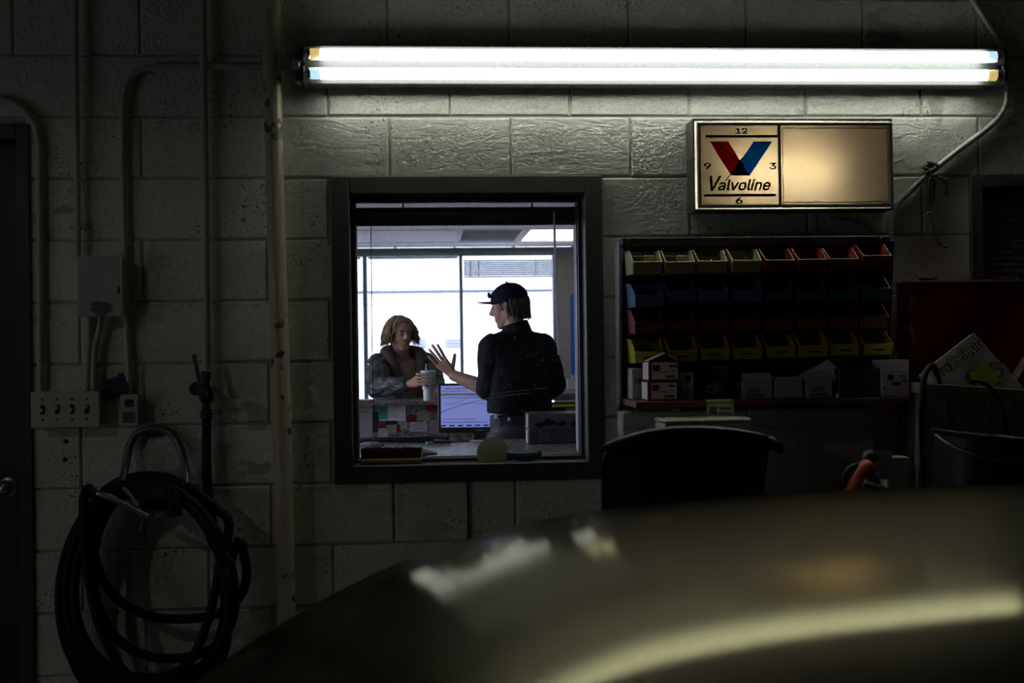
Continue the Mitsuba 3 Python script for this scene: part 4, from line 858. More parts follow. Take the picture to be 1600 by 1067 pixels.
for x in (-.075, .374): part(t, 'bracket', bx(x, x + .006, .150, .158, 1.948, 1.974, .001), BLD)
for x in (-.10, .372): part(t, 'ladder_knob', bx(x, x + .03, .136, .141, 1.884, 1.893, .001), BLACK)
part(t, 'cord', tube([(-.183, .138, 1.93), (-.184, .137, 1.5), (-.182, .136, 1.20)], .0016, 6), BLD)
part(t, 'wand', tube([(.453, .136, 1.93), (.455, .134, 1.7), (.462, .132, 1.43)], .0042, 8), SLAT, True, label='clear tilt wand')
t = thing('window_blind', 'dark lowered blind in the right-hand window', 'blind')
part(t, 'headrail', bx(1.935, 2.740, .022, .052, 1.955, 1.984, .003), BLD)
BLS = mat('blind_slats', (0.26, 0.26, 0.36), .45)
for i in range(20):
    sl = bx(1.937, 2.738, -.0115, .0115, -.0006, .0006, 0); part(t, 'slat', xf(sl, (0, .038, 1.945 - i * .0215), rx=62), BLS)
part(t, 'bottom_rail', bx(1.937, 2.738, .028, .048, 1.502, 1.516, .003), BLS)
for x in (2.055, 2.6): part(t, 'ladder_cord', tube([(x, .0245, 1.955), (x, .0245, 1.51)], .0016, 6, smooth=False), BLACK)
solo('added_pale_card', bx(1.94, 2.62, .128, .132, 1.076, 1.42, .001), matte('pale_stand_in', (.42, .43, .47)), 'pale card added in place of a lit wall behind the glass under the right-hand blind', 'card')  # added pale sheet, stands in for a lit wall seen through the lower glass

# far blinds
def far_blind(label, x0, x1, top, n, pitch, tiltd, depth=.025):
    t = thing('window_blind', label, 'blind')
    part(t, 'headrail', bx(x0 + .01, x1 - .01, OY - .06, OY - .03, top, top + .028, .003), WHITE)
    ms = [xf(bx(x0 + .012, x1 - .012, -depth / 2, depth / 2, -.0005, .0005, 0), (0, OY - .046, top - .012 - i * pitch), rx=tiltd) for i in range(n)]
    part(t, 'slats', cat(ms), SLAT, kind='stuff')
    part(t, 'bottom_rail', bx(x0 + .012, x1 - .012, OY - .058, OY - .036, top - .024 - n * pitch, top - .012 - n * pitch, .002), WHITE)
    for x in (x0 + .08, x1 - .18): part(t, 'ladder_cord', tube([(x, OY - .0600, top), (x, OY - .0600, top - .02 - n * pitch)], .0014, 5, smooth=False), WHITE)
far_blind('white lowered blind behind the woman in the middle far window', -.585, .349, 2.383, 68, .0215, -2)
far_blind('white lowered blind in the far window left of the woman', -1.652, -.640, 2.383, 68, .0215, -2)
t = thing('window_blind', 'grey bunched blind at the top of the right far window above the man', 'blind')
BG = mat('blind_grey', (0.06, 0.062, 0.07), .5)
part(t, 'headrail', bx(.395, 1.310, OY - .06, OY - .03, 2.352, 2.366, .003), BG)
for i in range(7): part(t, 'slat', xf(bx(.397, 1.308, -.0125, .0125, -.0006, .0006, 0), (0, OY - .046, 2.338 - i * .0205), rx=-34), BG)
part(t, 'bottom_rail', bx(.397, 1.308, OY - .058, OY - .034, 2.186, 2.200, .002), BG)
for x in (.46, 1.13, .545): part(t, 'ladder_cord', bx(x, x + .014, OY - .0612, OY - .0604, 2.19, 2.36, 0), WHITE)
t = thing('wall_poster', 'tall blue poster with rounded corners on the grey far wall', 'poster')
part(t, 'sheet', xf(prism(rrect(.30, .90, .03), .012), (1.645, OY - .0135, 1.555)), mat('poster_blue', (0.012, 0.085, 0.36), .35))
part(t, 'roundel', prism(shapely.Point(1.600, 1.945).buffer(.024), .001).apply_translation([0, OY - .0150, 0]), matte('poster_red', (.45, .10, .12)))
for z, w in ((1.875, .10), (1.70, .06), (1.60, .11), (1.45, .11), (1.30, .11)):
    for q in range(3): part(t, 'print', bx(1.56 + .005 * q, 1.56 + w - .012 * q, OY - .0150, OY - .0138, z - .016 * q, z + .008 - .016 * q, 0), matte('poster_pale', (.40, .45, .55)) if z > 1.8 and q == 0 else 'm_poster_pale')

# ================================================================== THE OFFICE
# reception counter
t = thing('reception_counter', 'granite-patterned reception counter between the woman and the office', 'counter')
part(t, 'ledge', bx(-1.30, .190, 3.24, 3.72, 1.118, 1.143, .004), GRANITE)
part(t, 'ledge', bx(.190, 1.78, 3.20, 3.72, 1.137, 1.174, .004), GRANITE, label='thicker right part of the ledge')
part(t, 'front', bx(-1.30, 1.78, 3.30, 3.36, 0, 1.118, .002), GRANITE)
part(t, 'side', bx(-1.32, -1.30, 3.26, 3.70, 0, 1.118, .002), GRANITE)
part(t, 'desk_top', bx(-1.30, 1.78, 2.78, 3.30, .735, .76, .004), GRANITE)
for x in (-1.28, 1.72): part(t, 'desk_side', bx(x, x + .03, 2.80, 3.30, 0, .735, .002), DARKWOOD)
# papers pinned on the counter
NOTES = [('large white sheet pinned in the middle of the counter front', -.209, 1.079, .162, .108, 'white_paper', 0, 1.5),
         ('teal note pinned over the large white sheet', -.265, 1.074, .057, .079, 'teal_note', 1, -2),
         ('tall pale sheet at the left end of the counter front', -.373, 1.002, .083, .150, 'paper_b', 0, 1),
         ('folded pale slip at the top left of the counter front', -.369, 1.101, .081, .036, 'paper_c', 1, 4),
         ('white slip low on the counter front under the teal note', -.267, .936, .057, .085, 'paper_d', 0, -2),
         ('beige card beside a dark red strip low on the counter front', -.214, .973, .061, .052, 'paper_e', 1, 0),
         ('narrow dark red strip on the counter front', -.175, .978, .023, .047, 'maroon', 1, 1),
         ('narrow black strip below the large white sheet', -.217, 1.014, .070, .022, 'ink', 1, 1),
         ('tall stack of dark tabs left of the large white sheet', -.312, 1.020, .033, .125, 'tabs', 0, 0),
         ('square dark red card right of the large white sheet', -.093, 1.035, .062, .048, 'maroon', 0, 0),
         ('pale slip right of the dark red card', -.018, 1.050, .080, .056, 'paper_e', 0, 2),
         ('wide white slip low on the counter front right of the middle', -.050, .984, .108, .058, 'paper_c', 1, 0),
         ('bright red note under the paper cup', .033, 1.104, .054, .079, 'red_note', 0, 3),
         ('beige strip at the right of the counter front below the red note', .039, .972, .053, .095, 'paper_e', 0, 0),
         ('grey printed slip just below the large white sheet', -.147, .999, .055, .052, 'paper_b', 0, 0),
         ('dark red slip under the large white sheet at its left', -.262, .996, .050, .030, 'maroon', 0, 2)]
for nm, c in (('teal_note', (.10, .27, .27)), ('paper_b', (.36, .34, .33)), ('paper_c', (.44, .42, .43)), ('paper_d', (.46, .45, .50)), ('paper_e', (.33, .27, .24)), ('maroon', (.17, .020, .028)), ('tabs', (.075, .055, .052)), ('red_note', (.42, .022, .050))):
    matte(nm, c)
for lab, x, z, w, h, m, layer, roll in NOTES:
    k = thing('pinned_note', lab, 'note')
    y = 3.2985 - .0016 * layer
    part(k, 'sheet', xf(bxc(0, 0, 0, w, .0012, h, 0), (x, y, z), ry=roll), 'm_' + m)
    if w > .05 and h > .035 and m not in ('maroon', 'red_note'):
        for j in range(int(h / .014) - 1):
            part(k, 'print', xf(bxc(0, 0, 0, w * (.5 + .3 * ((j * 7 + int(z * 999)) % 10) / 10), .0003, .0030, 0), (x - w * .04, y - .0008, z + h / 2 - .012 - j * .014), ry=roll), GREYINK if m != 'teal_note' else INK)
    if m == 'tabs':
        for j in range(6): part(k, 'tab', bxc(x, y - .0012, z + .05 - j * .02, .030, .0012, .012, 0), INK)
k = thing('paper_stack', 'stack of papers with red and yellow edges on the left end of the ledge', 'paper')
for j, (c, m) in enumerate((('red', 'm_red_note'), ('blue', 'm_poster_blue'), ('yellow', 'm_note_lime'), ('white', 'm_white_paper'))):
    part(k, 'sheet', xf(bxc(0, 0, 0, .16, .14, .0030, 0), (-.415, 3.33, 1.1450 + .0032 * j), rz=4 * j - 4), m)
# paper cup with lid and straw
CX, CY_, CZ = .012, 3.345, 1.1435
t = thing('paper_cup', 'large white paper drink cup with a straw on the counter ledge', 'cup')
def cup_r(z): return .031 + .0145 * z / .170
part(t, 'cup', lathe([(0, 0), (.030, 0), (.031, .002), (.0315, .064), (.037, .070), (.045, .166), (.047, .170), (.0465, .173), (.043, .173), (.035, .072), (0, .06)], 40, (CX, CY_, CZ)), mat('cup_white', (0.74, 0.73, 0.71), .4), 35)
part(t, 'lid', lathe([(0, .176), (.040, .176), (.046, .173), (.048, .176), (.047, .181), (.041, .183), (.038, .181), (0, .181)], 36, (CX, CY_, CZ)), WHITE, 35)
part(t, 'straw', tube([(CX - .012, CY_, CZ + .176), (CX - .012, CY_ + .002, CZ + .214), (CX - .006, CY_ - .002, CZ + .222)], .0038, 8), mat('straw', (0.72, 0.55, 0.52), .4), True)
def on_cup(poly_pts, m, name, label=None):
    """flat print wrapped on the cup: (angle from the camera side in degrees, height)"""
    if hasattr(poly_pts, 'geoms'):
        for g_ in poly_pts.geoms: on_cup(g_, m, name, label)
        return
    P = shapely.segmentize(Polygon(poly_pts) if not hasattr(poly_pts, 'exterior') else poly_pts, 4)
    v, f = trimesh.creation.triangulate_polygon(P, engine='earcut')
    w = []
    for a, z in v:
        r = .037 + .008 * (z - .070) / .096 + .0006; th = math.radians(-90 + a); w.append((CX + r * math.cos(th), CY_ + r * math.sin(th), CZ + z))
    part(t, name, trimesh.Trimesh(w, f, process=False), m, label=label)
def arch(a0):
    o = []
    for s_ in (-1, 1):
        pts_o = [(a0 + 9 * s_ + 9 * math.cos(q), .082 + .062 * math.sin(q)) for q in np.linspace(0, math.pi, 16)]
        pts_i = [(a0 + 9 * s_ + 5.5 * math.cos(q), .082 + .054 * math.sin(q)) for q in np.linspace(math.pi, 0, 16)]
        o.append(Polygon(pts_o + pts_i).buffer(0))
    return shapely.union_all(o)
on_cup(arch(50), mat('arch_yellow', (0.55, 0.33, 0.03), .4), 'emblem', 'golden double-arch emblem')
for i, (a, b, z0, z1) in enumerate(((-34, 18, .076, .079), (-34, -24, .083, .098), (-21, -12, .083, .094), (-9, -1, .083, .094), (2, 10, .083, .094), (-34, -26, .072, .0745), (-20, 12, .072, .0745))):
    on_cup([(a, z0), (b, z0), (b, z1), (a, z1)], REDINK, 'lettering')
# monitor
t = thing('monitor', 'computer monitor with a pale blue page on the reception desk', 'monitor')
Mm = np.eye(4); Mm[:3, :3] = rotm([0, 0, 1], -6) @ rotm([1, 0, 0], -4); Mm[:3, 3] = (.310, 3.03, 1.112)
def mon(m): m.apply_transform(Mm); return m
part(t, 'case', mon(bx(-.245, .245, -.006, .035, -.150, .142, .006)), BLACK)
scr = trimesh.Trimesh([[-.226, -.0066, -.118], [.226, -.0066, -.118], [.226, -.0066, .128], [-.226, -.0066, .128]], [[0, 1, 2], [0, 2, 3]], process=False)
part(t, 'screen', mon(scr), 'm_emissive_base', emitter=emit((.105, .135, .42)), label='lit pale blue screen')
for x0, x1, z0, z1, m in ((-.20, -.06, .108, .113, INK), (-.226, .226, .068, .082, 'm_white_paper'), (-.226, .226, -.112, -.104, INK), (-.215, -.06, .094, .097, GREYINK), (-.215, .10, .055, .058, GREYINK), (-.215, -.02, -.072, -.069, GREYINK), (-.215, .05, -.09, -.087, GREYINK), (-.215, .16, .02, .022, GREYINK)):
    n_ = 9 if m == INK else 1
    for q in range(n_):
        a = x0 + (x1 - x0) * q / n_; b = a + (x1 - x0) / n_ * (.6 if n_ > 1 else 1)
        part(t, 'page_line', mon(bx(a, b, -.0076, -.0070, z0, z1, 0)), m)
part(t, 'stand', cat(bx(.27, .35, 3.05, 3.09, .775, 1.0, .008), bx(.20, .42, 2.98, 3.16, .7605, .776, .006)), BLACK)
part(t, 'badge', mon(bx(-.02, .02, -.0070, -.0062, -.138, -.132, 0)), DULLSTEEL)
solo('keyboard', bx(.0, .40, 2.83, 2.96, .7605, .782, .006), BLACK, 'black keyboard on the desk in front of the monitor', 'keyboard')
# things on the right end of the ledge
t = thing('letter_tray', 'stack of bright white papers in a tray at the right end of the ledge', 'paper')
for j in range(5): part(t, 'sheet', xf(bxc(0, 0, 0, .20, .26, .006, 0), (.905, 3.42, 1.1775 + .0062 * j), rz=3 * (j % 3) - 3), WHITEPAPER)
for j, (x, h) in enumerate(((.875, .05), (.905, .075), (.935, .10))): part(t, 'standing_sheet', bx(x, x + .028, 3.36, 3.38, 1.2085, 1.2085 + h, .001), WHITEPAPER)
t = thing('small_box', 'small box with a blue end under a lime strip at the right of the office', 'box')
part(t, 'body', bx(.845, .985, 3.17, 3.28, .990, 1.088, .002), WHITEPAPER); part(t, 'end_panel', bx(.700, .845, 3.172, 3.28, .990, 1.084, .002), mat('navy', (.015, .018, .06)))
part(t, 'lettering', bx(.900, .965, 3.1685, 3.1698, 1.060, 1.070, 0), INK)
t = thing('shelf_ledge', 'narrow ledge with a lime and white edge strip above the printer', 'ledge')
part(t, 'board', bx(.64, 1.10, 3.10, 3.295, 1.094, 1.118, .002), BLACK)
for x0, x1, m in ((.715, .765, WHITEPAPER), (.765, .885, 'm_note_lime'), (.885, .99, WHITEPAPER)): part(t, 'edge_strip', bx(x0, x1, 3.095, 3.0995, 1.100, 1.116, 0), m)
part(t, 'post', bx(.66, .70, 3.12, 3.28, .7605, 1.094, .002), BLACK); part(t, 'post', bx(1.04, 1.08, 3.12, 3.28, .7605, 1.094, .002), BLACK)
part(t, 'lower_board', bx(.70, 1.04, 3.12, 3.285, .970, .9895, .002), BLACK)
# back counter inside the window
t = thing('back_counter', 'low granite-patterned counter just inside the office window', 'counter')
part(t, 'top', bx(-1.6, 1.78, 1.10, 1.96, .962, 1.0, .005), GRANITE)
part(t, 'cabinet', bx(-1.58, 1.76, 1.16, 1.92, 0, .962, .002), DARKWOOD)
# printer carton / boxed battery charger on the back counter
t = thing('toner_carton', 'dark printed carton with tool pictures standing at the right on the back counter', 'box')
part(t, 'body', bx(.484, .86, 1.62, 1.86, 1.001, 1.143, .004), mat('carton_dark', (0.050, 0.052, 0.066), .5))
part(t, 'upper_panel', bx(.492, .852, 1.6185, 1.6198, 1.076, 1.138, 0), matte('panel_grey', (.13, .135, .16)))
part(t, 'end_edge', cat(bx(.474, .484, 1.62, 1.66, 1.075, 1.143, .003), bx(.472, .484, 1.62, 1.66, 1.004, 1.070, .003)), WHITEPAPER, label='torn white end edge')
for i, (cx_, cz_, r_, s_) in enumerate(((.535, 1.092, .020, 3), (.580, 1.100, .028, 5), (.640, 1.095, .022, 8), (.70, 1.094, .02, 9))):
    o = prism(Polygon(blob(cx_, cz_, r_ * .7, 13, .4, s_)).buffer(0), .0005); o.apply_translation([0, 1.6178, 0]); part(t, 'tool_picture', o, INK)
for q, x in enumerate((.555, .665)):
    for j in range(5): part(t, 'print_line', bx(x - .022 - .004 * j, x + .022 + .004 * j, 1.6185, 1.6198, 1.050 - j * .009, 1.0525 - j * .009, 0), GREYINK)
part(t, 'spanner_picture', cat(bx(.505, .53, 1.6185, 1.6198, 1.0595, 1.063, 0), prism(annulus(.535, 1.061, .003, .007), .0013).apply_translation([0, 1.6185, 0])), GREYINK)
# clutter on the back counter
t = thing('stapler', 'dark stapler on the back counter below the monitor', 'stapler')
part(t, 'base', xf(bxc(0, 0, 0, .13, .035, .012, .004), (.055, 1.80, 1.007), rz=-18), BLACK)
part(t, 'arm', xf(bxc(0, 0, 0, .125, .030, .024, .010), (.052, 1.80, 1.033), rz=-18, ry=5), mat('brown_dark', (.06, .045, .04), .4))
solo('eraser', xf(bxc(0, 0, 0, .035, .022, .014, .004), (.012, 1.70, 1.0078), rz=15), mat('mint', (.12, .42, .36), .5), 'small mint-green eraser beside the stapler', 'eraser')
solo('crumpled_paper', lump(.05, .035, .014, [-.26, 1.50, 1.0005], 5, .4, 2.2), CARDWHITE, 'crumpled pale paper behind the bench brush', 'paper', smooth=True)
solo('paper_slip', xf(bxc(0, 0, 0, .075, .03, .008, .002), (.245, 1.82, 1.0045), rz=-14), WHITEPAPER, 'white slip on the back counter in front of the man', 'paper')
solo('mouse', xf(trimesh.creation.icosphere(3, 1), (0, 0, 0)).apply_transform(np.diag([.05, .03, .016, 1])).apply_translation([-.30, 1.82, 1.0165]), BLACK, 'grey computer mouse on the back counter behind the bench brush', 'mouse', smooth=True)
solo('pen', xf(trimesh.creation.cylinder(radius=.004, height=.13, sections=10), (.185, 1.84, 1.0045), ry=90, rz=12), BLACK, 'dark pen on the back counter left of the white slip', 'pen')
solo('cable_tangle', cat([tube([(-.13 + .16 * math.sin(a * 1.1 + i), 1.86 + .05 * math.cos(a * 1.7 + i), 1.006 + .010 * i) for a in np.linspace(0, 5, 20)], .005, 6, 3) for i in range(3)]), RUBBER, 'tangle of dark cables on the back counter below the pinned notes', 'cable', kind='stuff')

# ================================================================== PEOPLE
ICO = trimesh.creation.icosphere(2).vertices
ICO1 = trimesh.creation.icosphere(1).vertices
def ell(c, r, R=None, lo=False):
    p = (ICO1 if lo else ICO) * np.broadcast_to(r, 3)
    if R is not None: p = p @ np.asarray(R).T
    return p + np.asarray(c, float)
def hull(*es): return m3.Manifold.hull_points(np.vstack(es))
def chain(pts, radii, lo=False):
    return [hull(ell(a, ra, lo=lo), ell(b, rb, lo=lo)) for a, b, ra, rb in zip(pts, pts[1:], radii, radii[1:])]
def smooth_limited(m, it, lamb, nu, most):
    """Taubin smoothing in which no vertex moves further than most"""
    v0 = m.vertices.copy(); trimesh.smoothing.filter_taubin(m, lamb=lamb, nu=nu, iterations=it)
    d = np.nan_to_num(np.asarray(m.vertices) - v0); n = np.linalg.norm(d, axis=1, keepdims=True)
    m.vertices = v0 + d * np.minimum(1, most / np.maximum(n, 1e-9)) * (n < 8 * most)
def fuse(parts, edge, it=6, noise_amp=0, noise_f=12, seed=0, stretch=(1, 1, 1)):
    M = m3.Manifold.batch_boolean(parts, m3.OpType.Add).refine_to_length(edge)
    a = M.to_mesh(); m = trimesh.Trimesh(a.vert_properties[:, :3], a.tri_verts, process=True)
    if it: smooth_limited(m, it, .5, .52, .010)
    if noise_amp:
        n = m.vertex_normals.copy(); m.vertices += n * ((meshkit.fbm(m.vertices * noise_f * np.array(stretch), 3, seed) - .5) * 2 * noise_amp)[:, None]
    return m
def frame(yaw_dir, pitch=0, roll=0):
    f = np.array([yaw_dir[0], yaw_dir[1], 0.0]); f /= np.linalg.norm(f); l = np.array([-f[1], f[0], 0]); u = np.array([0, 0, 1.0])
    p = math.radians(pitch); f2, u2 = f * math.cos(p) - u * math.sin(p), u * math.cos(p) + f * math.sin(p)
    q = math.radians(roll); l2, u3 = l * math.cos(q) + u2 * math.sin(q), u2 * math.cos(q) - l * math.sin(q)
    return np.stack([f2, l2, u3], 1)
def place_m(m, R, c, s=1.0):
    m = m.copy(); m.vertices = (np.asarray(m.vertices) * s) @ R.T + np.asarray(c); return m
def man_m(M, R, c, s=1.0):
    A = np.hstack([R * s, np.asarray(c, float)[:, None]]); return M.transform(A)
def to_mesh(M, edge):
    a = M.refine_to_length(edge).to_mesh(); return trimesh.Trimesh(a.vert_properties[:, :3], a.tri_verts, process=True)
def to_man(m): return m3.Manifold(m3.Mesh(np.asarray(m.vertices, np.float32), np.asarray(m.faces, np.uint32)))
def head_parts(female=False):
    jw, ch, ck, nz = (.048, .064, .062, .104) if female else (.048, .064, .058, .110)
    P = [hull(ell((-.012, 0, .035), (.096, .074, .084)), ell((.03, 0, .03), (.058, .066, .070))),
         hull(ell((.040, 0, .022), (.046, .062, .045)), ell((.040, 0, -.030), (.044, ck, .042)), ell((.056, 0, -.060), (.034, .040, .028))),
         hull(ell((.040, 0, -.035), (.040, .054, .030)), ell((ch, .012, -.096), .018), ell((ch, -.012, -.096), .018), ell((-.002, jw, -.060), .020), ell((-.002, -jw, -.060), .020), ell((-.004, .055, -.02), .016), ell((-.004, -.055, -.02), .016)),
         hull(ell((.078, .040, .034), (.010, .012, .008)), ell((.084, 0, .032), .010), ell((.078, -.040, .034), (.010, .012, .008))),
         hull(ell((.070, 0, -.058), (.018, .024, .014)), ell((.074, 0, -.070), (.016, .020, .012)))]
    M = m3.Manifold.batch_boolean(P, m3.OpType.Add)
    for q in (-1, 1): M = M - hull(ell((.104, .031 * q, .006), (.022, .017, .013)))
    m = to_mesh(M, .0055); smooth_limited(m, 14, .6, .61, .008); M = to_man(m)
    N = m3.Manifold.batch_boolean([hull(ell((.082, 0, .018), (.010, .0085, .012)), ell((nz, 0, -.021), (.0105, .0095, .0095)), ell((.088, .0125, -.028), .0078), ell((.088, -.0125, -.028), .0078), ell((.074, 0, -.030), .012))], m3.OpType.Add)
    M = M + N
    for q in (-1, 1):
        M = M + hull(ell((.0715, .031 * q, .008), (.0138, .0165, .0125)))
        e = hull(ell((-.006, .077 * q, .022), (.018, .006, .018)), ell((-.002, .072 * q, -.020), (.010, .006, .010)), ell((.008, .069 * q, .0), (.006, .006, .012)))
        M = M + (e - hull(ell((.000, .085 * q, .016), (.010, .006, .012)), ell((.0, .082 * q, -.002), (.006, .005, .006))))
    m = to_mesh(M, .0055); smooth_limited(m, 5, .5, .52, .004)
    return to_man(m)
def finger(k, t, r, bend, nrm):
    """a finger of three bones from knuckle k to tip t, arched by bend along nrm"""
    k, t, nrm = map(np.asarray, (k, t, nrm)); d = t - k
    pts = [k, k + d * .45 + nrm * bend, k + d * .75 + nrm * bend * .9, t]
    return chain(pts, [r * 1.06, r, r * .92, r * .80], lo=True)
HAIRM = mat('hair_man', (0.055, 0.035, 0.022), .55)
HAIRW = mat('hair_woman', (0.27, 0.165, 0.075), .45)
SHIRT = mat('black_shirt', (0.008, 0.008, 0.010), .8, spec=.25)
PANTS = mat('dark_trousers', (0.030, 0.028, 0.045), .6)
CAPM = mat('navy_cap', (0.004, 0.005, 0.016), .8, spec=.2)
EYEW, IRIS, LIPS, BROW = matte('eye_white', (.34, .31, .30)), matte('iris', (.03, .025, .02)), mat('lips', (.30, .11, .095), .45), matte('brow', (.09, .055, .035))
def camo(p, n, uv):
    a = noise(p.x * 16, p.y * 16, p.z * 14); b = noise(p.x * 34 + 9, p.y * 34, p.z * 30)
    return mix(mix((0.075, 0.070, 0.066), (0.036, 0.034, 0.033), smoothstep(.42, .58, a)), (0.105, 0.10, 0.096), smoothstep(.68, .76, b))
JACKET = mat('jacket', proc(camo), .46)
FUR = mat('fur', (0.085, 0.062, 0.045), .8)
TOP = mat('knit_top', (0.24, 0.20, 0.155), .8)
def face_details(t, R, c, s=1.0, lips=LIPS):
    for q in (-1, 1):
        part(t, 'eye', place_m(xf(trimesh.creation.icosphere(2, .0105), (.0780, .031 * q, .0078)), R, c, s), EYEW, True)
        part(t, 'iris', place_m(xf(trimesh.creation.icosphere(2, .0056), (.0835, .031 * q, .0074)), R, c, s), IRIS, True)
        part(t, 'eyebrow', place_m(tube([(.0885, .013 * q, .0290), (.0880, .030 * q, .0335), (.0740, .051 * q, .0290)], [.0020, .0030, .0012], 8, 5), R, c, s), BROW, True)
        part(t, 'eyelid', place_m(tube([(.0835, .0185 * q, .0100), (.0885, .031 * q, .0148), (.0790, .0445 * q, .0095)], [.0018, .0034, .0018], 8, 5), R, c, s), SKIN, True)
    part(t, 'lips', place_m(cat(tube([(.0790, .021, -.0600), (.0885, .006, -.0575), (.0888, 0, -.0585), (.0885, -.006, -.0575), (.0790, -.021, -.0600)], [.0012, .0032, .0030, .0032, .0012], 8, 4),
                                tube([(.0785, .020, -.0635), (.0882, 0, -.0670), (.0785, -.020, -.0635)], [.0012, .0042, .0012], 8, 5)), R, c, s), lips, True)

# ---- the man: seen from behind, face in profile to the left, left hand raised palm outward
t = thing('person', 'man in a black shirt and dark cap, seen from behind, raising one hand', 'person')
F = np.array([-.39, .92, 0]); LFT = np.array([-.92, -.39, 0]); up = np.array([0, 0, 1.0])
Cm = np.array([.500, 2.45, 0])
HR, HC = frame((-.93, .37), 9, -3), np.array([.456, 2.485, 1.683])
def at_m(l, f, z): return Cm + LFT * l + F * f + up * z
RB = np.stack([F, LFT, up], 1)
def ring_e(l, f, z, rl, rf, rz=.05): return ell(at_m(l, f, z), (rf, rl, rz), RB)
shL, shR = at_m(.158, 0, 1.462), at_m(-.158, 0.01, 1.468)
elL, wrL = np.array([.345, 2.415, 1.232]), np.array([.150, 2.525, 1.312])
elR, wrR = np.array([.712, 2.545, 1.245]), np.array([.600, 2.735, 1.165])
parts = [hull(ring_e(0, 0, 1.02, .150, .095), ring_e(0, 0, 1.18, .140, .09)), hull(ring_e(0, 0, 1.18, .140, .09), ring_e(0, .01, 1.36, .150, .085)),
         hull(ring_e(0, .01, 1.36, .150, .085), ell(shL, .045), ell(shR, .045), ring_e(0, 0, 1.45, .09, .055)),
         hull(ell((.497, 2.455, 1.50), (.062, .062, .05)), ell((.478, 2.468, 1.615), (.056, .056, .04))),
         hull(ring_e(0, 0, 1.02, .150, .095), ell(at_m(.09, 0, .93), .09), ell(at_m(-.09, 0, .93), .09))]
for s in (-1, 1): parts += chain([at_m(.09 * s, 0, .93), at_m(.10 * s, .01, .50), at_m(.11 * s, -.02, .09)], [.088, .060, .045]) + [hull(ell(at_m(.11 * s, -.03, .055), .042), ell(at_m(.12 * s, .13, .040), (.05, .042, .032)))]
parts += chain([shL, elL, wrL], [.058, .046, .030]) + chain([shR, elR, wrR], [.058, .046, .030])
parts.append(hull(ell(elL + (wrL - elL) * .10, .044), ell(elL + (wrL - elL) * .42, .041), ell(wrL, .0285)))
parts.append(man_m(head_parts(), HR, HC))
# left hand: back of the hand to the camera, fingers up and spread
kn = {'i': (.108, 2.545, 1.399), 'm': (.0925, 2.550, 1.393), 'r': (.0775, 2.552, 1.382), 'p': (.0645, 2.550, 1.365)}
tp = {'i': (.0660, 2.562, 1.480), 'm': (.0375, 2.566, 1.478), 'r': (.0195, 2.566, 1.455), 'p': (.0150, 2.560, 1.418)}
back = np.array([.1, -1, .1])
parts.append(hull(ell(wrL, (.027, .021, .022)), *[ell(np.array(kn[q]) * .93 + np.array(wrL) * .07, (.0115, .0125, .0115)) for q in 'impr'], ell((.134, 2.530, 1.352), (.014, .015, .016)), ell((.098, 2.540, 1.345), (.012, .014, .014))))
for q, r in (('i', .0084), ('m', .0088), ('r', .0084), ('p', .0074)): parts += finger(kn[q], tp[q], r, .004, back)
parts += chain([np.array((.140, 2.530, 1.345)), np.array((.150, 2.540, 1.378)), np.array((.1545, 2.546, 1.402)), np.array((.1590, 2.548, 1.425))], [.0155, .0115, .0100, .0082], lo=True)
# right hand, hidden before the body: relaxed fist-like curl
fw = (wrR - elR) / np.linalg.norm(wrR - elR); sd = np.cross(fw, up)
parts.append(hull(ell(wrR, .027), ell(wrR + fw * .08 + sd * .025, .013), ell(wrR + fw * .08 - sd * .025, .013)))
for j in range(4):
    k0 = wrR + fw * .085 + sd * (.027 - .018 * j); parts += chain([k0, k0 + fw * .035 - up * .008, k0 + fw * .052 - up * .03, k0 + fw * .048 - up * .05], [.0095, .009, .0085, .0075], lo=True)
parts += chain([wrR + fw * .03 + sd * .03, wrR + fw * .06 + sd * .045 - up * .01, wrR + fw * .085 + sd * .045 - up * .025], [.014, .011, .009], lo=True)
part(t, 'body', fuse(parts, .0062, 4), SKIN, True)
face_details(t, HR, HC)
# cap with brim, button and sunglasses; hair below it
cap = hull(ell((-.012, 0, .042), (.106, .085, .090)), ell((.02, 0, .04), (.075, .074, .075))) - m3.Manifold.cube([.5, .5, .3], True).rotate([0, -5, 0]).translate([0, 0, -.130])
cap_inner = hull(ell((-.012, 0, .036), (.100, .079, .086)), ell((.02, 0, .036), (.069, .068, .070)))
a = (cap - cap_inner).refine_to_length(.012).to_mesh(); cm = trimesh.Trimesh(a.vert_properties[:, :3], a.tri_verts, process=True)
k = part(t, 'cap', place_m(cm, HR, HC), CAPM, 40)
V = []
for x in np.linspace(.055, .178, 14):
    hw = .078 * math.sqrt(max(0, 1 - ((x - .055) / .1235) ** 2.2)); V.append([(x, y, .040 + (x - .055) * .16 - 1.1 * y * y) for y in np.linspace(-hw, hw, 15)])
V = np.array(V); top, bot = gridmesh(V), gridmesh(V - np.array([0, 0, .0065])); bot.invert()
part(k, 'brim', place_m(cat(top, bot), HR, HC), CAPM, True)
part(k, 'button', place_m(xf(trimesh.creation.icosphere(2, .007), (-.012, 0, .133)), HR, HC), CAPM, True)
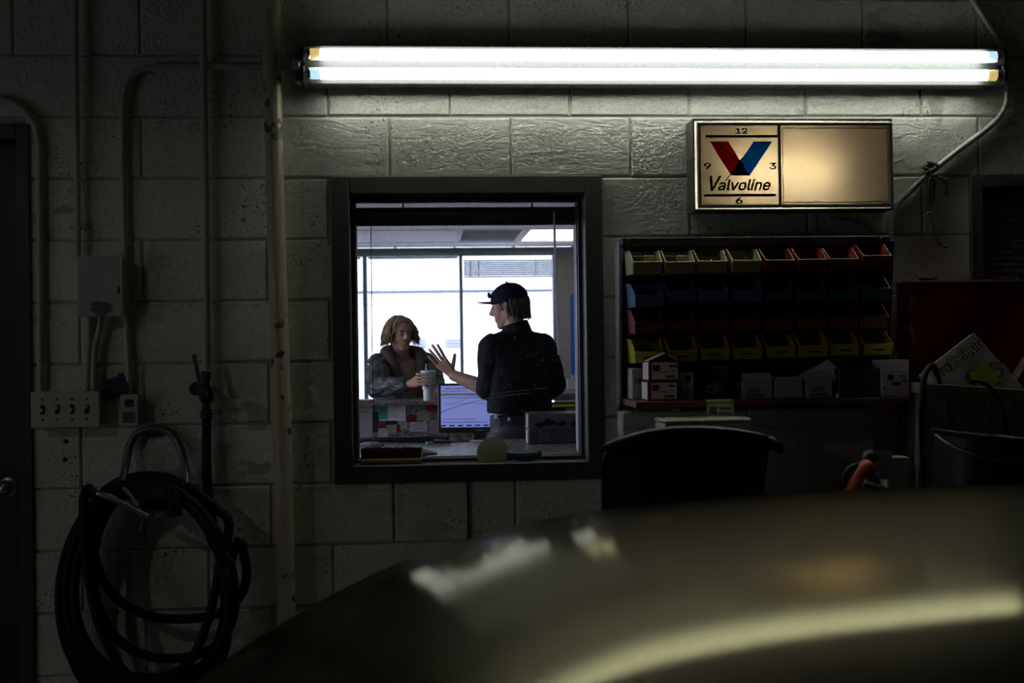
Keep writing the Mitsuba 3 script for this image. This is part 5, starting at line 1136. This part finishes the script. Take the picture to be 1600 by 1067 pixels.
part(k, 'sunglasses', place_m(cat(xf(trimesh.creation.icosphere(2, 1), (0, 0, 0)).apply_transform(np.diag([.007, .026, .017, 1])).apply_translation([.089, .032, .080]), xf(trimesh.creation.icosphere(2, 1), (0, 0, 0)).apply_transform(np.diag([.007, .026, .017, 1])).apply_translation([.089, -.032, .080]),
     tube([(.086, .054, .081), (.05, .079, .078), (.0, .088, .072)], .0025, 6), tube([(.086, -.054, .081), (.05, -.079, .078), (.0, -.088, .072)], .0025, 6), tube([(.094, .012, .084), (.096, 0, .086), (.094, -.012, .084)], .003, 6)), HR, HC), mat('dark_lens', (.02, .025, .03), .1), True, label='sunglasses perched on the cap')
hp = [hull(ell((-.040, 0, .010), (.072, .077, .055)), ell((-.050, 0, -.040), (.052, .062, .036)), ell((-.052, 0, -.066), (.034, .050, .018))),
      hull(ell((.016, .072, .022), (.014, .006, .020)), ell((.012, .070, -.006), (.008, .006, .014))), hull(ell((.016, -.072, .022), (.014, .006, .020)), ell((.012, -.070, -.006), (.008, .006, .014)))]
hm = m3.Manifold.batch_boolean(hp, m3.OpType.Add)
for q in (-1, 1): hm = hm - hull(ell((.002, .084 * q, .0), (.024, .012, .034)))
hm = hm.refine_to_length(.006).to_mesh(); hm = trimesh.Trimesh(hm.vert_properties[:, :3], hm.tri_verts, process=True)
hm.vertices += hm.vertex_normals * ((meshkit.fbm(hm.vertices * np.array([90, 90, 40]), 3, 4) - .5) * .008)[:, None]
curls = []; g = np.random.default_rng(21)
for i in range(130):
    ph = math.radians(g.uniform(98, 262)); cs, sn = math.cos(ph), math.sin(ph); L_ = g.uniform(.6, 1.0); w0 = g.uniform(0, 6); pts = []
    for q in np.linspace(0, 1, 6):
        z = .035 - .125 * q * L_; k_ = 1 - .20 * max(0, q - .3); fl = .004 + .012 * max(0, q * L_ - .72) / .28 + .003 * math.sin(q * 9 + w0)
        pts.append((-.022 + (.088 * k_ + fl) * cs, (.080 * k_ + fl) * sn, z))
    curls.append(tube(pts, [.0055, .0065, .0055, .0012], 6, 3))
part(t, 'hair', place_m(cat(hm, *curls), HR, HC), HAIRM, True)
# shirt: body, collar, half sleeves
sp = [hull(ring_e(0, -.005, 1.115, .186, .125, .02), ring_e(0, -.008, 1.25, .190, .132)), hull(ring_e(0, -.008, 1.25, .190, .132), ring_e(0, .0, 1.40, .190, .128)),
      hull(ring_e(0, 0, 1.40, .190, .128), ell(shL, .066), ell(shR, .066)), hull(ell(shL, .066), ell(shR, .066), ring_e(.0, 0, 1.50, .10, .075), ell((.492, 2.452, 1.535), (.074, .074, .030)))]
sp += [hull(ell(shL, .072), ell(shL + (elL - shL) * .93, .066)), hull(ell(shR, .072), ell(shR + (elR - shR) * .97, .066)), hull(ell(shR + (elR - shR) * .9, .062), ell(elR + (wrR - elR) * .15, .058))]
sp.append(hull(ell(shL + (elL - shL) * .6, .068), ell(shL + (elL - shL) * .98 + np.array([-.012, .006, .0]), .064)))
part(t, 'shirt', fuse(sp, .013, 8, .0125, 13, 3, (1, 1, .55)), SHIRT, True)
part(t, 'collar', fuse([m3.Manifold.hull_points(np.vstack([ell((.494, 2.456, 1.535), (.092, .086, .02)), ell((.490, 2.458, 1.592), (.068, .068, .010), rotm([0, 1, 0], -14))])) - hull(ell((.488, 2.460, 1.50), .059), ell((.478, 2.464, 1.66), .059))], .01, 3), SHIRT, 45)
tp_ = [hull(ring_e(0, 0, .93, .165, .115), ring_e(0, 0, 1.09, .170, .112, .02))]
for s in (-1, 1): tp_ += chain([at_m(.085 * s, 0, .93), at_m(.10 * s, .01, .50), at_m(.11 * s, -.02, .07)], [.115, .085, .075])
part(t, 'trousers', fuse(tp_, .016, 6, .007, 9, 8, (1, 1, .4)), PANTS, True)
for s in (-1, 1): part(t, 'shoe', fuse([hull(ell(at_m(.11 * s, -.045, .05), .048), ell(at_m(.12 * s, .15, .036), (.055, .046, .035)))], .01, 3), RUBBER, True)
part(t, 'belt_tag', xf(bxc(0, 0, 0, .022, .006, .026, .003), at_m(.168, -.055, 1.095), rz=-30), mat('tag_pale', (.35, .42, .48), .5), label='pale tag at the belt')
part(t, 'belt_tag', xf(bxc(0, 0, 0, .014, .006, .018, .003), at_m(.118, -.113, 1.080), rz=-20), 'm_tag_pale')

# ---- the woman: behind the counter, turned three-quarters to the man
t = thing('person', 'woman with wavy blond hair in a dark fur-collared jacket holding a paper cup', 'person')
F = np.array([.30, -.954, 0]); LFT = np.array([.954, .30, 0]); Cw = np.array([-.150, 3.96, 0]); RB = np.stack([F, LFT, up], 1)
HS = .96; HR, HC = frame((.44, -.90), 4, 3), np.array([-.166, 3.905, 1.560])
def at_m(l, f, z): return Cw + LFT * l + F * f + up * z
shL, shR = at_m(.160, 0, 1.355), at_m(-.160, 0, 1.360)
elR, wrR = np.array([-.312, 3.640, 1.215]), np.array([-.098, 3.462, 1.242])
elL, wrL = np.array([.060, 3.760, 1.180]), np.array([.075, 3.520, 1.192])
parts = [hull(ring_e(0, 0, .92, .160, .11), ring_e(0, 0, 1.08, .140, .10)), hull(ring_e(0, 0, 1.08, .140, .10), ring_e(0, .01, 1.25, .145, .115)),
         hull(ring_e(0, .01, 1.25, .145, .115), ell(shL, .045), ell(shR, .045), ring_e(0, 0, 1.36, .08, .06)),
         hull(ell(at_m(0, .0, 1.37), (.052, .052, .04)), ell(HC + np.array([-.006, .012, -.075]), (.047, .047, .03)))]
for s in (-1, 1): parts += chain([at_m(.085 * s, 0, .88), at_m(.09 * s, .01, .47), at_m(.09 * s, -.02, .085)], [.095, .062, .042]) + [hull(ell(at_m(.09 * s, -.03, .05), .036), ell(at_m(.10 * s, .11, .035), (.04, .04, .028)))]
parts += chain([shR, elR, wrR], [.050, .040, .026]) + chain([shL, elL, wrL], [.050, .040, .026])
parts.append(man_m(head_parts(True), HR, HC, HS))
# right hand closed round the cup (axis CX, CY_)
def on_ring(a, z, r): return np.array([CX + r * math.cos(math.radians(a)), CY_ + r * math.sin(math.radians(a)), z])
palm = [on_ring(158, z, .062) for z in (1.292, 1.274, 1.256, 1.240)]
parts.append(hull(ell(wrR, (.024, .022, .024)), *[ell(p, .012) for p in palm], ell(on_ring(128, 1.262, .064), .013)))
for j, (z, a_end, r) in enumerate(((1.303, 262, .0080), (1.281, 268, .0083), (1.260, 262, .0080), (1.241, 252, .0072))):
    cr = cup_r(z - CZ) + r + .004
    pts = [palm[j], on_ring(186, z + .003, cr + .012), on_ring(222, z + .002, cr + .004), on_ring(a_end, z, cr)]
    parts += chain(pts, [r * 1.15, r * 1.05, r, r * .85], lo=True)
parts += chain([on_ring(132, 1.275, .062), on_ring(112, 1.290, .058), on_ring(90, 1.300, .054), on_ring(66, 1.305, .053)], [.014, .011, .0095, .0082], lo=True)
# left hand resting behind the foot of the cup
fw = np.array([-.25, -.95, -.10]); fw /= np.linalg.norm(fw); sd = np.cross(fw, up); sd /= np.linalg.norm(sd)
parts.append(hull(ell(wrL, (.024, .022, .022)), ell(wrL + fw * .07 + sd * .024, .012), ell(wrL + fw * .07 - sd * .024, .012)))
for j in range(4):
    k0 = wrL + fw * .072 + sd * (.026 - .0172 * j); parts += chain([k0, k0 + fw * .030 - up * .006, k0 + fw * .045 - up * .018, k0 + fw * .052 - up * .030], [.0085, .0080, .0076, .0066], lo=True)
parts += chain([wrL + fw * .02 - sd * .024, wrL + fw * .045 - sd * .042, wrL + fw * .07 - sd * .046 - up * .008], [.013, .0105, .0085], lo=True)
part(t, 'body', fuse(parts, .0062, 4), SKIN, True)
face_details(t, HR, HC, HS)
# hair: a cap over the skull, open at the face, and wavy locks to the shoulders
hc = hull(ell((-.016, 0, .040), (.104, .088, .090)), ell((-.055, 0, -.02), (.060, .078, .060))) - hull(ell((.104, .008, .030), (.074, .066, .072)), ell((.110, 0, -.080), (.066, .070, .060)))
hc = hc.refine_to_length(.008).to_mesh(); hc = trimesh.Trimesh(hc.vert_properties[:, :3], hc.tri_verts, process=True)
trimesh.smoothing.filter_taubin(hc, iterations=4)
hc.vertices += hc.vertex_normals * ((meshkit.fbm(hc.vertices * np.array([60, 60, 25]), 3, 2) - .5) * .010)[:, None]
locks = []; g = np.random.default_rng(12)
for i in range(190):
    ph = math.radians(g.uniform(62, 298)); side = math.sin(ph)
    r0 = .094; cs, sn = math.cos(ph), math.sin(ph); L_ = g.uniform(.60, .86); w0 = g.uniform(0, 6)
    pts = [(-.010 + .02 * cs, .03 * sn - .012, .126)]
    for q in np.linspace(.12, 1, 9):
        z = .118 - .235 * L_ * q; flare = .005 + .050 * max(0, q - .25) ** 1.1 + .011 * q * math.sin(q * 13 + w0)
        rx = (.104 if cs < 0 else .086) * math.sqrt(max(.15, 1 - max(0, (z - .035) / .092) ** 2)); ry = .086 * math.sqrt(max(.15, 1 - max(0, (z - .035) / .092) ** 2))
        pts.append((-.014 + (rx + flare) * cs + (.003 + .012 * q) * math.cos(q * 13 + w0), (ry + flare) * sn + (.003 + .012 * q) * math.sin(q * 12 + w0), z))
    locks.append(tube(pts, [.005, .0075, .0075, .006, .0015], 6, 3))
for i in range(10):      # wisps beside the face
    q = 1 if i % 2 else -1
    locks.append(tube([(.055, .058 * q, .085), (.060, .080 * q, .03), (.048, .092 * q, -.02), (.055, .102 * q, -.06), (.045, .110 * q + .004 * g.normal(), -.10)], [.004, .005, .0045, .003, .001], 6, 4))
part(t, 'hair', place_m(cat(hc, *locks), HR, HC, HS), HAIRW, True)
# knit top, open jacket, fur collar, trousers
tp_ = [hull(ring_e(0, 0, .98, .170, .118), ring_e(0, 0, 1.08, .155, .112)), hull(ring_e(0, 0, 1.08, .155, .112), ring_e(0, .012, 1.25, .156, .126, .06)), hull(ring_e(0, .012, 1.25, .156, .128, .06), ring_e(0, .010, 1.345, .14, .085, .05))]
vee = m3.Manifold.hull_points(np.array([at_m(l, f, z) for f in (-.02, .30) for l, z in ((-.085, 1.46), (.085, 1.46), (.012, 1.285), (-.012, 1.285), (-.065, 1.38), (.065, 1.38))]))
M = m3.Manifold.batch_boolean(tp_, m3.OpType.Add) - vee
part(t, 'top', fuse([M], .012, 4, .003, 20, 5), TOP, True)
jp = [hull(ring_e(0, -.01, .86, .205, .155, .03), ring_e(0, -.012, 1.05, .195, .148)), hull(ring_e(0, -.012, 1.05, .195, .148), ring_e(0, -.008, 1.24, .198, .150)),
      hull(ring_e(0, -.008, 1.24, .198, .150), ell(shL, .075), ell(shR, .075), ring_e(0, -.02, 1.385, .12, .085, .03))]
J_ = m3.Manifold.batch_boolean(jp, m3.OpType.Add)
cut = m3.Manifold.hull_points(np.array([at_m(l, f, z) for f in (.03, .32) for l, z in ((-.098, 1.50), (.104, 1.50), (-.085, 1.34), (.090, 1.34), (-.058, 1.20), (.064, 1.20), (-.035, 1.02), (.040, 1.02))]))
J_ = J_ - cut - hull(ell(at_m(0, 0.02, 1.42), (.075, .075, .07)))
sl = [hull(ell(shR, .080), ell(shR + (elR - shR) * .55, .078)), hull(ell(shR + (elR - shR) * .55, .078), ell(elR, .066)), hull(ell(elR, .066), ell(elR + (wrR - elR) * .84, .045)),
      hull(ell(shL, .080), ell(shL + (elL - shL) * .55, .078)), hull(ell(shL + (elL - shL) * .55, .078), ell(elL, .066)), hull(ell(elL, .066), ell(elL + (wrL - elL) * .86, .045))]
jm = fuse([J_] + sl, .011, 5)
dd = 1 - np.abs(2 * meshkit.fbm(jm.vertices * np.array([13, 13, 20]), 3, 9) - 1)
jm.vertices += jm.vertex_normals * ((dd - .72) * .030)[:, None]
part(t, 'jacket', jm, JACKET, True)
for s in (elR + (wrR - elR) * .85, elL + (wrL - elL) * .87):
    d = (wrR - elR) if s is not None and abs(s[0] - wrR[0]) < .08 else (wrL - elL)
    d = d / np.linalg.norm(d); part(t, 'cuff', tube([s - d * .012, s + d * .012], .046, 16, smooth=False), JACKET, True)
cp = spline([at_m(-.062, .150, 1.235), at_m(-.092, .125, 1.33), at_m(-.118, .060, 1.415), at_m(-.105, -.045, 1.445), at_m(0, -.105, 1.455), at_m(.105, -.045, 1.440), at_m(.105, .060, 1.410), at_m(.085, .125, 1.33), at_m(.070, .150, 1.235)], 12)
part(t, 'collar', tube(cp[::6], [.016, .034, .040, .040, .040, .040, .034, .016], 12, 4), FUR, True)
sp_ = []
for i in range(1500):
    u = g.uniform(0, len(cp) - 1.001); b = cp[int(u)] * (1 - u % 1) + cp[int(u) + 1] * (u % 1); d = g.normal(size=3); d[2] += .25; d /= np.linalg.norm(d)
    e = min(1, .4 + .8 * min(u, len(cp) - 1 - u) / 18); a = b + d * .026 * e; c_ = b + d * (.026 + g.uniform(.020, .040)) * e + np.array([0, 0, -.006])
    w = np.cross(d, [.3, .5, .8]); w /= np.linalg.norm(w); w2 = np.cross(d, w)
    sp_.append(np.array([a + w * .0035, a - w * .0018 + w2 * .003, a - w * .0018 - w2 * .003, c_]))
sv = np.vstack(sp_); sf = np.vstack([np.array([[0, 1, 3], [1, 2, 3], [2, 0, 3]]) + 4 * i for i in range(len(sp_))])
part(t, 'fur_trim', trimesh.Trimesh(sv, sf, process=False), FUR, kind='stuff')
for s in (-1, 1): part(t, 'zip_edge', tube([at_m(.012 + .066 * s, .148, 1.235), at_m(.012 + .052 * s, .150, 1.12), at_m(.012 + .05 * s, .150, .95)], .004, 8), DULLSTEEL, True)
tp_ = [hull(ring_e(0, 0, .86, .175, .125), ring_e(0, 0, 1.0, .165, .118, .02))]
for s in (-1, 1): tp_ += chain([at_m(.085 * s, 0, .88), at_m(.09 * s, .01, .47), at_m(.09 * s, -.02, .06)], [.108, .078, .065])
part(t, 'trousers', fuse(tp_, .018, 5, .006, 9, 8, (1, 1, .4)), PANTS, True)
for s in (-1, 1): part(t, 'shoe', fuse([hull(ell(at_m(.09 * s, -.035, .045), .042), ell(at_m(.10 * s, .12, .033), (.045, .044, .030)))], .01, 3), RUBBER, True)
